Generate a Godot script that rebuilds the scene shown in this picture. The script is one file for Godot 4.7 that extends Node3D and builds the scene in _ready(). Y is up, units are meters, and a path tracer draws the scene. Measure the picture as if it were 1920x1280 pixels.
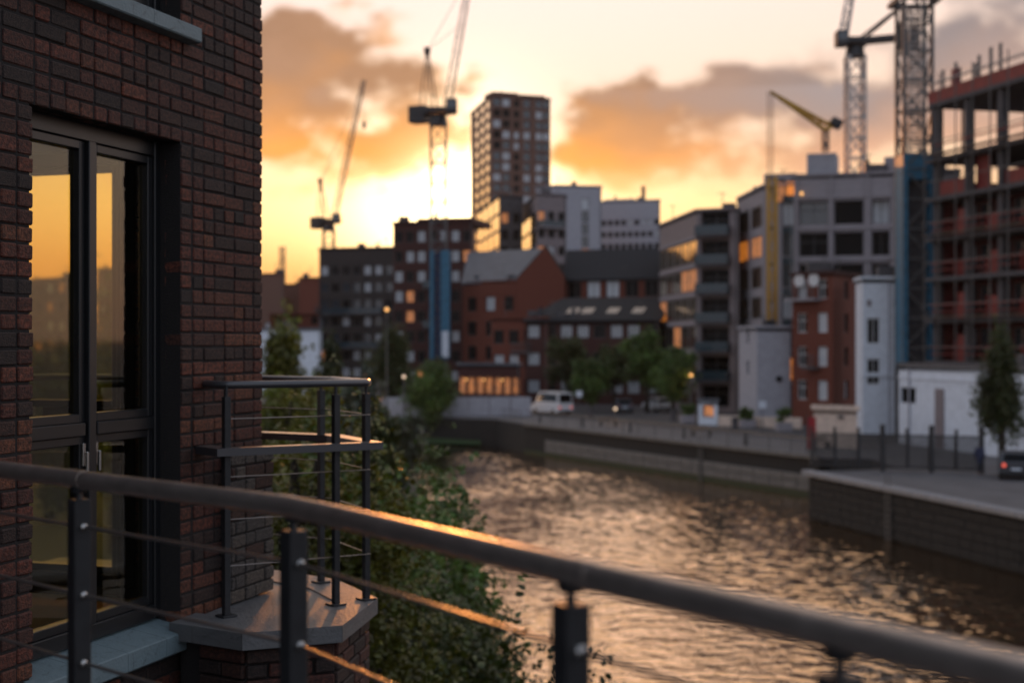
extends Node3D
# A brick corner building and two balconies above a city river at sunset. Plan coordinates are Vector2(metres to the right of the eye, metres ahead of it); world z runs backwards.

const EYE := 10.1            # the eye's height above the water
const F := 2667.0            # focal length, in pixels of the 1920-wide photograph
const QUAY := 2.6            # height of the right bank and the city above the water
const BANK := 1.2            # height of the left bank
const CORNER := Vector2(-1.432, 8.16)
const WD := Vector2(0.3007, 0.9537)     # the brick front runs this way, away from the eye
const WN := Vector2(-0.9537, 0.3007)    # into the brick building

var rng := RandomNumberGenerator.new()
var M := {}
var T := {}
var names := {}
var cache := {}


# ---------------------------------------------------------------- helpers
func V(p: Vector2, y: float) -> Vector3:
	return Vector3(p.x, y, -p.y)

func G(px: float, depth: float) -> Vector2:
	return Vector2((px - 960.0) / F * depth, depth)

func H(py: float, depth: float) -> float:
	return EYE - (py - 640.0) / F * depth

func numbered(called: String) -> String:
	var n: int = names.get(called, 0)
	names[called] = n + 1
	return called if n == 0 else "%s_%03d" % [called, n]

func tag(o: Node3D, label := "", category := "", group := "", kind := "") -> Node3D:
	if label: o.set_meta("label", label)
	if category: o.set_meta("category", category)
	if group: o.set_meta("group", group)
	if kind: o.set_meta("kind", kind)
	return o

func thing(called: String, label: String, category: String, at := Vector3.ZERO, group := "", turn := 0.0) -> Node3D:
	var o := Node3D.new()
	o.name = numbered(called)
	add_child(o)
	o.position = at
	o.rotation.y = turn
	tag(o, label, category, group)
	return o

func mb() -> SurfaceTool:
	var st := SurfaceTool.new()
	st.begin(Mesh.PRIMITIVE_TRIANGLES)
	st.set_smooth_group(-1)
	return st

func done(st: SurfaceTool) -> ArrayMesh:
	st.generate_normals()
	return st.commit()

func put(called: String, m: Mesh, material: Material, parent: Node, kind := "") -> MeshInstance3D:
	var o := MeshInstance3D.new()
	o.mesh = m
	if material: o.material_override = material
	o.name = numbered(called) if parent == self else called
	parent.add_child(o, true)
	if kind: o.set_meta("kind", kind)
	return o

func obj(called: String, st: SurfaceTool, material: Material, parent: Node, kind := "") -> MeshInstance3D:
	return put(called, done(st), material, parent, kind)

func tri(st: SurfaceTool, a: Vector3, b: Vector3, c: Vector3, out: Vector3) -> void:
	if (c - a).cross(b - a).dot(out) < 0.0:
		var t := b
		b = c
		c = t
	st.add_vertex(a)
	st.add_vertex(b)
	st.add_vertex(c)

func quad(st: SurfaceTool, a: Vector3, b: Vector3, c: Vector3, d: Vector3, out: Vector3) -> void:
	tri(st, a, b, c, out)
	tri(st, a, c, d, out)

func box(st: SurfaceTool, c: Vector3, s: Vector3, xf := Transform3D.IDENTITY) -> void:
	var h := s / 2.0
	for k in 3:
		var i := (k + 1) % 3
		var j := (k + 2) % 3
		for sg in [-1.0, 1.0]:
			var p := []
			for w in [[-1, -1], [1, -1], [1, 1], [-1, 1]]:
				var v := Vector3.ZERO
				v[k] = sg * h[k]
				v[i] = w[0] * h[i]
				v[j] = w[1] * h[j]
				p.append(xf * (c + v))
			var o := Vector3.ZERO
			o[k] = sg
			quad(st, p[0], p[1], p[2], p[3], xf.basis * o)

func bevel(st: SurfaceTool, c: Vector3, s: Vector3, b: float, xf := Transform3D.IDENTITY) -> void:
	# a box whose edges are chamfered by b
	var h := s / 2.0
	var at := func(sg: Array, k: int) -> Vector3:
		var v := Vector3.ZERO
		for i in 3:
			v[i] = sg[i] * (h[i] if i == k else h[i] - b)
		return xf * (c + v)
	var o := Vector3.ZERO
	for k in 3:
		var i := (k + 1) % 3
		var j := (k + 2) % 3
		for sk in [-1, 1]:
			var p := []
			for w in [[-1, -1], [1, -1], [1, 1], [-1, 1]]:
				var sg := [0, 0, 0]
				sg[k] = sk
				sg[i] = w[0]
				sg[j] = w[1]
				p.append(at.call(sg, k))
			o = Vector3.ZERO
			o[k] = sk
			quad(st, p[0], p[1], p[2], p[3], xf.basis * o)
		for si in [-1, 1]:
			for sj in [-1, 1]:
				var a := [0, 0, 0]
				a[i] = si
				a[j] = sj
				a[k] = -1
				var e := a.duplicate()
				e[k] = 1
				o = Vector3.ZERO
				o[i] = si
				o[j] = sj
				quad(st, at.call(a, i), at.call(e, i), at.call(e, j), at.call(a, j), xf.basis * o)
	for sx in [-1, 1]:
		for sy in [-1, 1]:
			for sz in [-1, 1]:
				var q := [sx, sy, sz]
				tri(st, at.call(q, 0), at.call(q, 1), at.call(q, 2), xf.basis * Vector3(sx, sy, sz))

func along(a: Vector3, b: Vector3) -> Transform3D:
	# a frame at a whose y axis points to b
	var y := (b - a).normalized()
	var r := Vector3.UP if absf(y.y) < 0.95 else Vector3.RIGHT
	var x := r.cross(y).normalized()
	return Transform3D(Basis(x, y, x.cross(y).normalized()), a)

func bar(st: SurfaceTool, a: Vector3, b: Vector3, w: float, d := 0.0) -> void:
	var l := a.distance_to(b)
	box(st, Vector3(0, l / 2, 0), Vector3(w, l, d if d > 0.0 else w), along(a, b))

func tube(st: SurfaceTool, pts: Array, r, n := 10, cap := true) -> void:
	# r: a radius, or one for each point
	var rings := []
	for i in pts.size():
		var dir: Vector3 = (pts[mini(i + 1, pts.size() - 1)] - pts[maxi(i - 1, 0)]).normalized()
		var ref := Vector3.UP if absf(dir.y) < 0.9 else Vector3.RIGHT
		var x := ref.cross(dir).normalized()
		var y := dir.cross(x).normalized()
		var rad: float = r[i] if r is Array else r
		var ring := []
		for k in n:
			var a := TAU * k / n
			ring.append(pts[i] + (x * cos(a) + y * sin(a)) * rad)
		rings.append(ring)
	st.set_smooth_group(1)
	for i in pts.size() - 1:
		for k in n:
			var l := (k + 1) % n
			var mid: Vector3 = (rings[i][k] + rings[i][l]) / 2.0 - pts[i]
			if mid.length() < 1e-5: mid = (rings[i + 1][k] + rings[i + 1][l]) / 2.0 - pts[i + 1]
			quad(st, rings[i][k], rings[i][l], rings[i + 1][l], rings[i + 1][k], mid)
	st.set_smooth_group(-1)
	if cap:
		for e in [0, pts.size() - 1]:
			var o: Vector3 = pts[e] - pts[1 if e == 0 else pts.size() - 2]
			for k in range(1, n - 1):
				tri(st, rings[e][0], rings[e][k], rings[e][k + 1], o)

func ball(st: SurfaceTool, c: Vector3, r: float, n := 8, squash := Vector3.ONE) -> void:
	st.set_smooth_group(2)
	for i in n:
		for k in n * 2:
			var p := []
			for w in [[0, 0], [0, 1], [1, 1], [1, 0]]:
				var t: float = PI * (i + w[0]) / n
				var f: float = PI * (k + w[1]) / n
				p.append(Vector3(sin(t) * cos(f), cos(t), sin(t) * sin(f)))
			var o: Vector3 = p[0] + p[1] + p[2] + p[3]
			for q in 4: p[q] = c + p[q] * r * squash
			if i > 0: tri(st, p[0], p[1], p[2], o)
			if i < n - 1: tri(st, p[0], p[2], p[3], o)
	st.set_smooth_group(-1)

func centre(poly: Array) -> Vector2:
	var c := Vector2.ZERO
	for p in poly: c += p
	return c / poly.size()

func flat(st: SurfaceTool, poly: Array, y: float, up := Vector3.UP) -> void:
	var idx := Geometry2D.triangulate_polygon(PackedVector2Array(poly))
	for i in range(0, idx.size(), 3):
		tri(st, V(poly[idx[i]], y), V(poly[idx[i + 1]], y), V(poly[idx[i + 2]], y), up)

func prism(st: SurfaceTool, poly: Array, y0: float, y1: float, top := true, bottom := true) -> void:
	var outline := PackedVector2Array(poly)
	for i in poly.size():
		var a: Vector2 = poly[i]
		var b: Vector2 = poly[(i + 1) % poly.size()]
		var n := Vector2(a.y - b.y, b.x - a.x)
		if Geometry2D.is_point_in_polygon((a + b) / 2.0 + n.normalized() * 0.002, outline): n = -n
		quad(st, V(a, y0), V(b, y0), V(b, y1), V(a, y1), V(n, 0))
	if top: flat(st, poly, y1)
	if bottom: flat(st, poly, y0, Vector3.DOWN)

func extrude(st: SurfaceTool, prof: Array, z0: float, z1: float, xf := Transform3D.IDENTITY, taper := 1.0) -> void:
	# a side view (x, y) drawn from z0 to z1
	var c := centre(prof)
	for i in prof.size():
		var a: Vector2 = prof[i]
		var b: Vector2 = prof[(i + 1) % prof.size()]
		var n := Vector2(b.y - a.y, a.x - b.x)
		if n.dot((a + b) / 2.0 - c) < 0.0: n = -n
		quad(st, xf * Vector3(a.x, a.y, z0), xf * Vector3(b.x, b.y, z0), xf * Vector3(b.x, b.y, z1), xf * Vector3(a.x, a.y, z1), xf.basis * Vector3(n.x, n.y, 0))
	var idx := Geometry2D.triangulate_polygon(PackedVector2Array(prof))
	for i in range(0, idx.size(), 3):
		for z in [z0, z1]:
			var p := []
			for k in 3: p.append(xf * Vector3(prof[idx[i + k]].x, prof[idx[i + k]].y, z))
			tri(st, p[0], p[1], p[2], xf.basis * Vector3(0, 0, -1 if z == minf(z0, z1) else 1))

func sheet(st: SurfaceTool, O: Vector3, u: Vector3, n: Vector3, L: float, y0: float, y1: float, holes: Array, deep: float) -> void:
	# an upright wall face with openings (each Rect2: along u, height) whose sides go back by deep
	var xs := [0.0, L]
	var ys := [y0, y1]
	for r in holes:
		for x in [r.position.x, r.end.x]: xs.append(x)
		for y in [r.position.y, r.end.y]: ys.append(y)
	xs.sort()
	ys.sort()
	var at := func(x: float, y: float, d: float) -> Vector3: return O + u * x + Vector3.UP * y - n * d
	for i in xs.size() - 1:
		if xs[i + 1] - xs[i] < 1e-4: continue
		for j in ys.size() - 1:
			if ys[j + 1] - ys[j] < 1e-4: continue
			var m := Vector2((xs[i] + xs[i + 1]) / 2, (ys[j] + ys[j + 1]) / 2)
			var solid := true
			for r in holes:
				if r.has_point(m):
					solid = false
					break
			if solid: quad(st, at.call(xs[i], ys[j], 0.0), at.call(xs[i + 1], ys[j], 0.0), at.call(xs[i + 1], ys[j + 1], 0.0), at.call(xs[i], ys[j + 1], 0.0), n)
	for r in holes:
		var a: Vector2 = r.position
		var b: Vector2 = r.end
		quad(st, at.call(a.x, a.y, 0.0), at.call(a.x, b.y, 0.0), at.call(a.x, b.y, deep), at.call(a.x, a.y, deep), u)
		quad(st, at.call(b.x, a.y, 0.0), at.call(b.x, b.y, 0.0), at.call(b.x, b.y, deep), at.call(b.x, a.y, deep), -u)
		quad(st, at.call(a.x, a.y, 0.0), at.call(b.x, a.y, 0.0), at.call(b.x, a.y, deep), at.call(a.x, a.y, deep), Vector3.UP)
		quad(st, at.call(a.x, b.y, 0.0), at.call(b.x, b.y, 0.0), at.call(b.x, b.y, deep), at.call(a.x, b.y, deep), Vector3.DOWN)

func lattice(st: SurfaceTool, a: Vector3, b: Vector3, w: float, panel: float, chord: float, brace: float, sides := 4, w2 := -1.0) -> void:
	# an open truss from a to b: chords and zigzag braces
	var xf := along(a, b)
	var l := a.distance_to(b)
	var n := maxi(1, int(round(l / panel)))
	if w2 < 0.0: w2 = w
	var at := func(k: int, i: int) -> Vector3:
		var ww: float = lerpf(w, w2, float(i) / n) / 2.0
		var c := [Vector2(-1, -1), Vector2(1, -1), Vector2(1, 1), Vector2(-1, 1)] if sides == 4 else [Vector2(-1, -0.6), Vector2(1, -0.6), Vector2(0, 1)]
		var p: Vector2 = c[k % sides]
		return xf * Vector3(p.x * ww, l * i / n, p.y * ww)
	for k in sides:
		bar(st, at.call(k, 0), at.call(k, n), chord)
		for i in n:
			bar(st, at.call(k + i % 2, i), at.call(k + (i + 1) % 2, i + 1), brace)
			bar(st, at.call(k, i), at.call(k + 1, i), brace)


# ---------------------------------------------------------------- materials
func noise(key: String, freq: float, octaves: int, lo: float, hi: float, size := 512, kind := FastNoiseLite.TYPE_SIMPLEX_SMOOTH, gain := 0.5, ridged := false) -> NoiseTexture2D:
	if T.has(key): return T[key]
	var f := FastNoiseLite.new()
	f.noise_type = kind
	f.seed = 11 + T.size() * 7
	f.frequency = freq
	f.fractal_type = FastNoiseLite.FRACTAL_RIDGED if ridged else FastNoiseLite.FRACTAL_FBM
	f.fractal_octaves = octaves
	f.fractal_gain = gain
	var t := NoiseTexture2D.new()
	t.width = size
	t.height = size
	t.seamless = true
	t.noise = f
	var g := Gradient.new()
	g.set_color(0, Color(lo, lo, lo))
	g.set_color(1, Color(hi, hi, hi))
	if ridged:      # even colour, broken by thin dark lines
		g.add_point(0.80, Color(lo, lo, lo) * 0.93)
		g.add_point(0.92, Color(lo, lo, lo) * 0.80)
	t.color_ramp = g
	T[key] = t
	return t

func mat(called: String, r: float, g: float, b: float, rough: float, metal := 0.0, tex: Texture2D = null, scale := 1.0, relief: Texture2D = null, depth := 0.0) -> StandardMaterial3D:
	# r, g, b are real-world reflectances
	var m := StandardMaterial3D.new()
	m.resource_name = called
	m.albedo_color = Color(r, g, b).linear_to_srgb()
	m.roughness = rough
	m.metallic = metal
	if tex or relief:
		m.uv1_triplanar = true
		m.uv1_world_triplanar = true
		m.uv1_scale = Vector3.ONE * scale
	if tex: m.albedo_texture = tex
	if relief:
		m.heightmap_enabled = true
		m.heightmap_texture = relief
		m.heightmap_scale = depth
	M[called] = m
	return m

func glow(called: String, c: Color, energy: float) -> StandardMaterial3D:
	var m := mat(called, 0.3, 0.25, 0.2, 0.5)
	m.emission_enabled = true
	m.emission = c
	m.emission_energy_multiplier = energy
	return m

func make_materials() -> void:
	var grain := noise("grain", 0.06, 5, 0.62, 1.0)
	var blotch := noise("blotch", 0.012, 5, 0.78, 1.0)
	var fired := noise("fired", 0.014, 6, 0.12, 1.0, 1024, FastNoiseLite.TYPE_SIMPLEX_SMOOTH, 0.66)
	var rough_relief := noise("relief", 0.03, 6, 0.0, 1.0, 1024, FastNoiseLite.TYPE_SIMPLEX_SMOOTH, 0.6)
	# fired clay of the near building: reds, browns and overburnt charcoal
	var tones := [[0.2947, 0.0761, 0.0406], [0.3419, 0.0877, 0.042], [0.2358, 0.0646, 0.037], [0.3772, 0.1209, 0.0545], [0.1945, 0.0555, 0.0334], [0.2947, 0.0896, 0.0461], [0.0943, 0.0429, 0.03], [0.1356, 0.0537, 0.0342], [0.0731, 0.0412, 0.0321], [0.1709, 0.0572, 0.035], [0.225, 0.1875, 0.1575], [0.18, 0.1575, 0.1425], [0.27, 0.2175, 0.1725]]
	for i in tones.size():
		mat("clay%d" % i, tones[i][0], tones[i][1], tones[i][2], 0.75, 0.0, fired, 2.1 + 0.13 * i, rough_relief, 0.55)
	mat("mortar", 0.0266, 0.0231, 0.0217, 0.95, 0.0, grain, 3.0, rough_relief, 0.3)
	mat("dark_clay", 0.042, 0.03, 0.0276, 0.85, 0.0, fired, 1.6, rough_relief, 0.5)
	mat("stone", 0.16, 0.22, 0.24, 0.6, 0.0, noise("veins", 0.004, 3, 1.0, 0.25, 1024, FastNoiseLite.TYPE_SIMPLEX_SMOOTH, 0.5, true), 1.6, rough_relief, 0.2)
	mat("coping_stone", 0.124, 0.1268, 0.1296, 0.55, 0.0, T["veins"], 1.1, rough_relief, 0.3)
	mat("frame", 0.0108, 0.0118, 0.0132, 0.35)
	mat("rail", 0.62, 0.55, 0.50, 0.37, 0.88, noise("smear", 0.02, 4, 0.75, 1.0), 1.2)
	mat("post", 0.0312, 0.033, 0.036, 0.42, 0.2, T["smear"], 1.5)
	for k in ["rail", "post"]:      # scuffed and dusty in places
		M[k].roughness_texture = noise("scuff", 0.018, 5, 0.65, 1.0)
		M[k].roughness *= 1.25
	mat("steel", 0.45, 0.44, 0.42, 0.24, 0.95)
	mat("rod", 0.30, 0.27, 0.25, 0.30, 0.8)
	mat("plaster_dark", 0.112, 0.1015, 0.091, 0.9)
	mat("boards", 0.14, 0.10, 0.07, 0.6)
	var g := mat("pane", 1, 1, 1, 0.02)
	g.refraction_enabled = true
	g.albedo_color = Color(0.93, 0.89, 0.70, 0.0)
	g.refraction_scale = 0.05
	g.metallic_specular = 0.5
	g = mat("hazy_pane", 0.5, 0.5, 0.48, 0.3)
	g.transparency = BaseMaterial3D.TRANSPARENCY_ALPHA
	g.albedo_color = Color(0.62, 0.62, 0.6, 0.2)
	# the city
	mat("brick_red", 0.2297, 0.058, 0.0317, 0.85, 0.0, grain, 0.35, rough_relief, 3.0)
	mat("brick_brown", 0.2409, 0.1263, 0.0918, 0.85, 0.0, grain, 0.3)
	mat("brick_dark", 0.0638, 0.054, 0.051, 0.85, 0.0, grain, 0.3)
	mat("brick_deep", 0.0936, 0.0302, 0.0245, 0.85, 0.0, grain, 0.4)
	mat("render_white", 0.74, 0.79, 0.86, 0.8, 0.0, noise("wash", 0.02, 4, 0.90, 1.0), 0.12)
	mat("render_grey", 0.40, 0.40, 0.44, 0.8, 0.0, T["wash"], 0.1)
	mat("concrete", 0.33, 0.30, 0.315, 0.85, 0.0, T["wash"], 0.15)
	mat("concrete_dark", 0.104, 0.096, 0.1, 0.85, 0.0, blotch, 0.15)
	mat("cladding", 0.24, 0.20, 0.205, 0.7, 0.0, T["wash"], 0.08)
	mat("slate", 0.040, 0.042, 0.047, 0.85, 0.0, grain, 0.5).metallic_specular = 0.3
	mat("zinc", 0.112, 0.128, 0.152, 0.4, 0.4, blotch, 0.1)
	mat("red_panel", 0.27, 0.0338, 0.0263, 0.6, 0.0, blotch, 0.2)
	mat("site_red", 0.20, 0.034, 0.03, 0.7, 0.0, blotch, 0.2)
	mat("blue_paint", 0.0398, 0.1763, 0.2856, 0.5, 0.1, blotch, 0.2)
	mat("navy_paint", 0.024, 0.042, 0.108, 0.5, 0.1)
	mat("yellow_paint", 0.50, 0.27, 0.03, 0.5, 0.1)
	mat("crane_grey", 0.10, 0.10, 0.10, 0.5, 0.2)
	mat("crane_pale", 0.40, 0.38, 0.36, 0.45, 0.3)
	mat("black_paint", 0.02, 0.02, 0.022, 0.45)
	mat("window_frame", 0.072, 0.072, 0.075, 0.5)
	mat("white_frame", 0.6, 0.6, 0.6, 0.5)
	mat("glass_dark", 0.004, 0.005, 0.006, 0.07).metallic_specular = 0.2
	mat("glass_blue", 0.025, 0.045, 0.06, 0.1).metallic_specular = 0.7
	mat("curtain", 0.46, 0.49, 0.52, 0.35).metallic_specular = 0.7
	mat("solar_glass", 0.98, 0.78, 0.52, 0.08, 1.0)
	mat("balcony_glass", 0.03, 0.055, 0.07, 0.1).metallic_specular = 0.5
	mat("rail_dark", 0.05, 0.05, 0.056, 0.30, 0.35).clearcoat_enabled = true
	glow("lit_or_sunset_window", Color(1.0, 0.58, 0.20), 0.62)  # lit rooms, and one pane whose glow paints a reflected sunset
	for k in ["lit_or_sunset_window"]:      # curtains, shelves and lamps make a lit room uneven
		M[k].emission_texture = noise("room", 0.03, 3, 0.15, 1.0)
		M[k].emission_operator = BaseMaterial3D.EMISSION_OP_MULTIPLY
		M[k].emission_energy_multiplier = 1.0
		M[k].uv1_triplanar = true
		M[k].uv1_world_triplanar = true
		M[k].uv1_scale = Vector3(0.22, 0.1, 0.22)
	glow("painted_sunset", Color(1.0, 0.56, 0.12), 0.75)  # no lamp: glow painted in for the sunset reflected in a pane
	glow("lamp_glow", Color(1.0, 0.72, 0.40), 1.7)
	glow("white_lamp_glow", Color(1.0, 0.86, 0.72), 1.2)
	glow("tail_light_glow", Color(1.0, 0.30, 0.16), 0.8)
	mat("paving", 0.1148, 0.1108, 0.1148, 0.75, 0.0, blotch, 0.07)
	mat("asphalt", 0.049, 0.049, 0.0518, 0.8, 0.0, blotch, 0.06)
	mat("earth", 0.035, 0.035, 0.021, 0.95, 0.0, blotch, 0.1)
	mat("grass", 0.045, 0.085, 0.022, 0.9, 0.0, grain, 0.3)
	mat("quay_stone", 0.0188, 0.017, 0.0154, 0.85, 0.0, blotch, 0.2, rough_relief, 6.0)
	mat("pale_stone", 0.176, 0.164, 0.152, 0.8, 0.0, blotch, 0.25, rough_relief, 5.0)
	mat("algae", 0.035, 0.045, 0.015, 0.7, 0.0, blotch, 0.3)
	mat("ledge", 0.357, 0.357, 0.374, 0.6, 0.0, grain, 0.2)
	mat("bark", 0.05, 0.038, 0.028, 0.9, 0.0, grain, 2.0)
	mat("cream", 0.80, 0.62, 0.50, 0.7, 0.0, blotch, 0.3)
	mat("van_paint", 0.62, 0.64, 0.66, 0.3).clearcoat_enabled = true
	mat("car_paint", 0.02, 0.022, 0.03, 0.25).clearcoat_enabled = true
	mat("tyre", 0.015, 0.015, 0.016, 0.8)
	mat("cloth_navy", 0.03, 0.035, 0.07, 0.9)
	mat("skin", 0.42, 0.26, 0.19, 0.6)
	mat("red_cloth", 0.30, 0.02, 0.025, 0.8)
	for k in [["leaf_dark", 0.044, 0.056, 0.014], ["leaf", 0.0711, 0.1206, 0.0255], ["leaf_warm", 0.1152, 0.121, 0.0185], ["leaf_grey", 0.0864, 0.0994, 0.0734]]:
		var l := mat(k[0], k[1], k[2], k[3], 0.45)
		l.vertex_color_use_as_albedo = true
		l.backlight_enabled = true
		l.backlight = Color(0.55, 0.6, 0.2)
	# the river: its waves are built, its finest ripples are relief
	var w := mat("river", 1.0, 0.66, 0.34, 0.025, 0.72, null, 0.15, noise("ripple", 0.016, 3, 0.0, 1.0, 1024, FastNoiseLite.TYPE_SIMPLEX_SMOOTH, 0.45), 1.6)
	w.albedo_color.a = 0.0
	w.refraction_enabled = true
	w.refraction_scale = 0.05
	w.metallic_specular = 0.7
	mat("river_mud", 0.015, 0.012, 0.008, 0.9)


# ---------------------------------------------------------------- sky
func ramp(e: float, keys: Array) -> Vector3:
	for i in keys.size() - 1:
		if e <= keys[i + 1][0]:
			return keys[i][1].lerp(keys[i + 1][1], clampf((e - keys[i][0]) / (keys[i + 1][0] - keys[i][0]), 0.0, 1.0))
	return keys[-1][1]

func make_sky() -> ImageTexture:
	var w := 2048
	var h := 1024
	var data := PackedFloat32Array()
	data.resize(w * h * 3)
	var fb := FastNoiseLite.new()
	fb.seed = 5
	fb.noise_type = FastNoiseLite.TYPE_SIMPLEX_SMOOTH
	fb.frequency = 0.11
	fb.fractal_octaves = 6
	fb.fractal_gain = 0.58
	# evening sky by height in degrees: towards the sunset, and away from it
	var warm := [[0.0, Vector3(0.96, 0.36, 0.07)], [3.0, Vector3(1.02, 0.45, 0.10)], [5.5, Vector3(1.06, 0.61, 0.25)], [8.5, Vector3(1.03, 0.725, 0.50)], [14.0, Vector3(0.98, 0.755, 0.645)], [24.0, Vector3(0.86, 0.66, 0.52)], [42.0, Vector3(0.56, 0.48, 0.46)], [90.0, Vector3(0.35, 0.40, 0.51)]]
	var cool := [[0.0, Vector3(0.56, 0.52, 0.55)], [8.0, Vector3(0.53, 0.54, 0.61)], [25.0, Vector3(0.45, 0.51, 0.63)], [90.0, Vector3(0.35, 0.40, 0.51)]]
	# banks of cloud: direction (degrees right of ahead, degrees up), reach, weight
	var banks := []
	for c in [[600, 200, 200, 105, 1.5], [755, 215, 125, 85, 1.2], [540, 115, 90, 55, 1.0], [615, 85, 75, 30, 1.0], [850, 150, 80, 18, 0.7], [660, 22, 55, 14, 0.6], [752, 62, 55, 16, 0.75], [530, 362, 55, 15, 0.7], [715, 322, 50, 10, 0.45], [905, 155, 55, 12, 0.55], [1125, 200, 65, 45, 1.25], [1110, 262, 85, 34, 0.7], [1480, 235, 125, 65, 0.9], [1155, 165, 35, 22, 0.6], [1270, 258, 165, 75, 1.3], [1215, 195, 55, 30, 0.6], [1370, 165, 60, 24, 0.7], [1440, 265, 130, 62, 0.75], [1520, 130, 75, 28, 0.65], [1640, 200, 170, 95, 0.65], [1860, 100, 190, 130, 1.25], [1980, 260, 150, 120, 0.7], [330, 210, 170, 90, 0.8], [100, 260, 160, 70, 0.7]]:
		banks.append([(c[0] - 960.0) / 46.55, (640.0 - c[1]) / 46.55, c[2] / 46.55, c[3] / 46.55, c[4]])
	var sun := Vector2(-2.3, 5.6)
	for y in h:
		var e := 90.0 - (y + 0.5) * 180.0 / h
		var cw := ramp(maxf(e, 0.0), warm)
		var cc := ramp(maxf(e, 0.0), cool)
		for x in w:
			var a := wrapf((x + 0.5) * 360.0 / w, -180.0, 180.0)      # the picture's left edge lies straight ahead
			var i := (y * w + x) * 3
			if e < -0.5:
				data[i] = 0.06
				data[i + 1] = 0.055
				data[i + 2] = 0.055
				continue
			var da := a - sun.x
			var side := exp(-da * da / (2.0 * 42.0 * 42.0))
			var c := cc.lerp(cw, side)
			var d2 := da * da + (e - sun.y) * (e - sun.y)
			var n := fb.get_noise_3d(a * 1.5, e * 3.0, 0.0)
			var dens := 0.0
			var hang := 0.0
			var sum := 0.001
			if absf(a) < 32.0 and e < 26.0:
				var wx := a + 2.4 * fb.get_noise_3d(a * 1.1, e * 2.0, 40.0)
				var wy := e + 1.5 * fb.get_noise_3d(a * 1.3, e * 2.4, 80.0)
				for b in banks:
					var u: float = (wx - b[0]) / b[2]
					var v: float = (wy - b[1]) / b[3]
					var vv := v * 0.75 if v < 0.0 else v      # crisp above, trailing off below
					var r := u * u + vv * vv
					if r < 6.0:
						var g: float = b[4] * exp(-r * sqrt(r) * 0.8)
						dens += g
						hang += g * v
						sum += g
				dens = minf(dens, 1.15) * (0.82 + n * 1.1) + n * 0.34
			else:
				dens = 0.40 + n * 0.75 - absf(e - 16.0) * 0.012
				hang = 0.3
				sum = 1.0
			var k := smoothstep(0.10, 0.95, dens) * lerpf(0.35, 1.0, smoothstep(5.4, 7.6, e + n * 1.2))
			var near := exp(-d2 / (2.0 * 9.5 * 9.5))
			var low := clampf(smoothstep(0.55, -0.95, hang / sum + n * 0.5) * 0.75 + smoothstep(10.0, 6.0, e) * 0.5, 0.0, 1.0)
			var cloud := Vector3(0.29, 0.17, 0.12).lerp(Vector3(0.84, 0.335, 0.08), low)
			cloud = cloud.lerp(Vector3(0.24, 0.205, 0.205).lerp(Vector3(0.66, 0.37, 0.235), low), smoothstep(5.0, 17.0, da) * 0.92)
			cloud = cloud.lerp(cc * 0.92, 1.0 - exp(-da * da / (2.0 * 38.0 * 38.0)))
			cloud *= 1.0 + 0.30 * n
			c += Vector3(3.2, 2.5, 1.4) * exp(-d2 / (2.0 * 2.3 * 2.3)) + Vector3(0.75, 0.56, 0.27) * exp(-(da * da / 170.0 + (e - 5.0) * (e - 5.0) / 5.0)) + Vector3(0.12, 0.09, 0.10) * exp(-(da * da / 260.0 + (e - 11.5) * (e - 11.5) / 30.0))
			c = c.lerp(cloud + Vector3(0.22, 0.10, 0.02) * near, k * (1.0 - 0.55 * exp(-d2 / 5.0)))
			c += Vector3(0.55, 0.34, 0.14) * (k * (1.0 - k) * near * 0.7)
			data[i] = c.x
			data[i + 1] = c.y
			data[i + 2] = c.z
	return ImageTexture.create_from_image(Image.create_from_data(w, h, false, Image.FORMAT_RGBF, data.to_byte_array()))


# ---------------------------------------------------------------- the brick corner building
func brick_mesh(w: float, d: float, v: int) -> ArrayMesh:
	var key := "brick %.3f %.3f %d" % [w, d, v]
	if not cache.has(key):
		var r := RandomNumberGenerator.new()
		r.seed = 77 + v
		var st := mb()
		var b := Basis(Vector3(0, 0, 1), r.randf_range(-0.010, 0.010)) * Basis(Vector3.UP, r.randf_range(-0.022, 0.022)) * Basis(Vector3.RIGHT, r.randf_range(-0.035, 0.035))
		bevel(st, Vector3.ZERO, Vector3(w - r.randf_range(0.0, 0.006), 0.0660 - r.randf_range(0.0, 0.005), d), r.randf_range(0.003, 0.008), Transform3D(b, Vector3.ZERO))
		cache[key] = done(st)
	return cache[key]

const LINTEL := 1.026 + 9.1          # heights in the building's own frame, whose origin is 9.1 m under the eye
const SILL := -1.42 + 9.1
const WIN0 := 0.890
const WIN1 := 2.116
const END_SHIFT := 0.11        # the end wall's window stands this much nearer the corner

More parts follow.
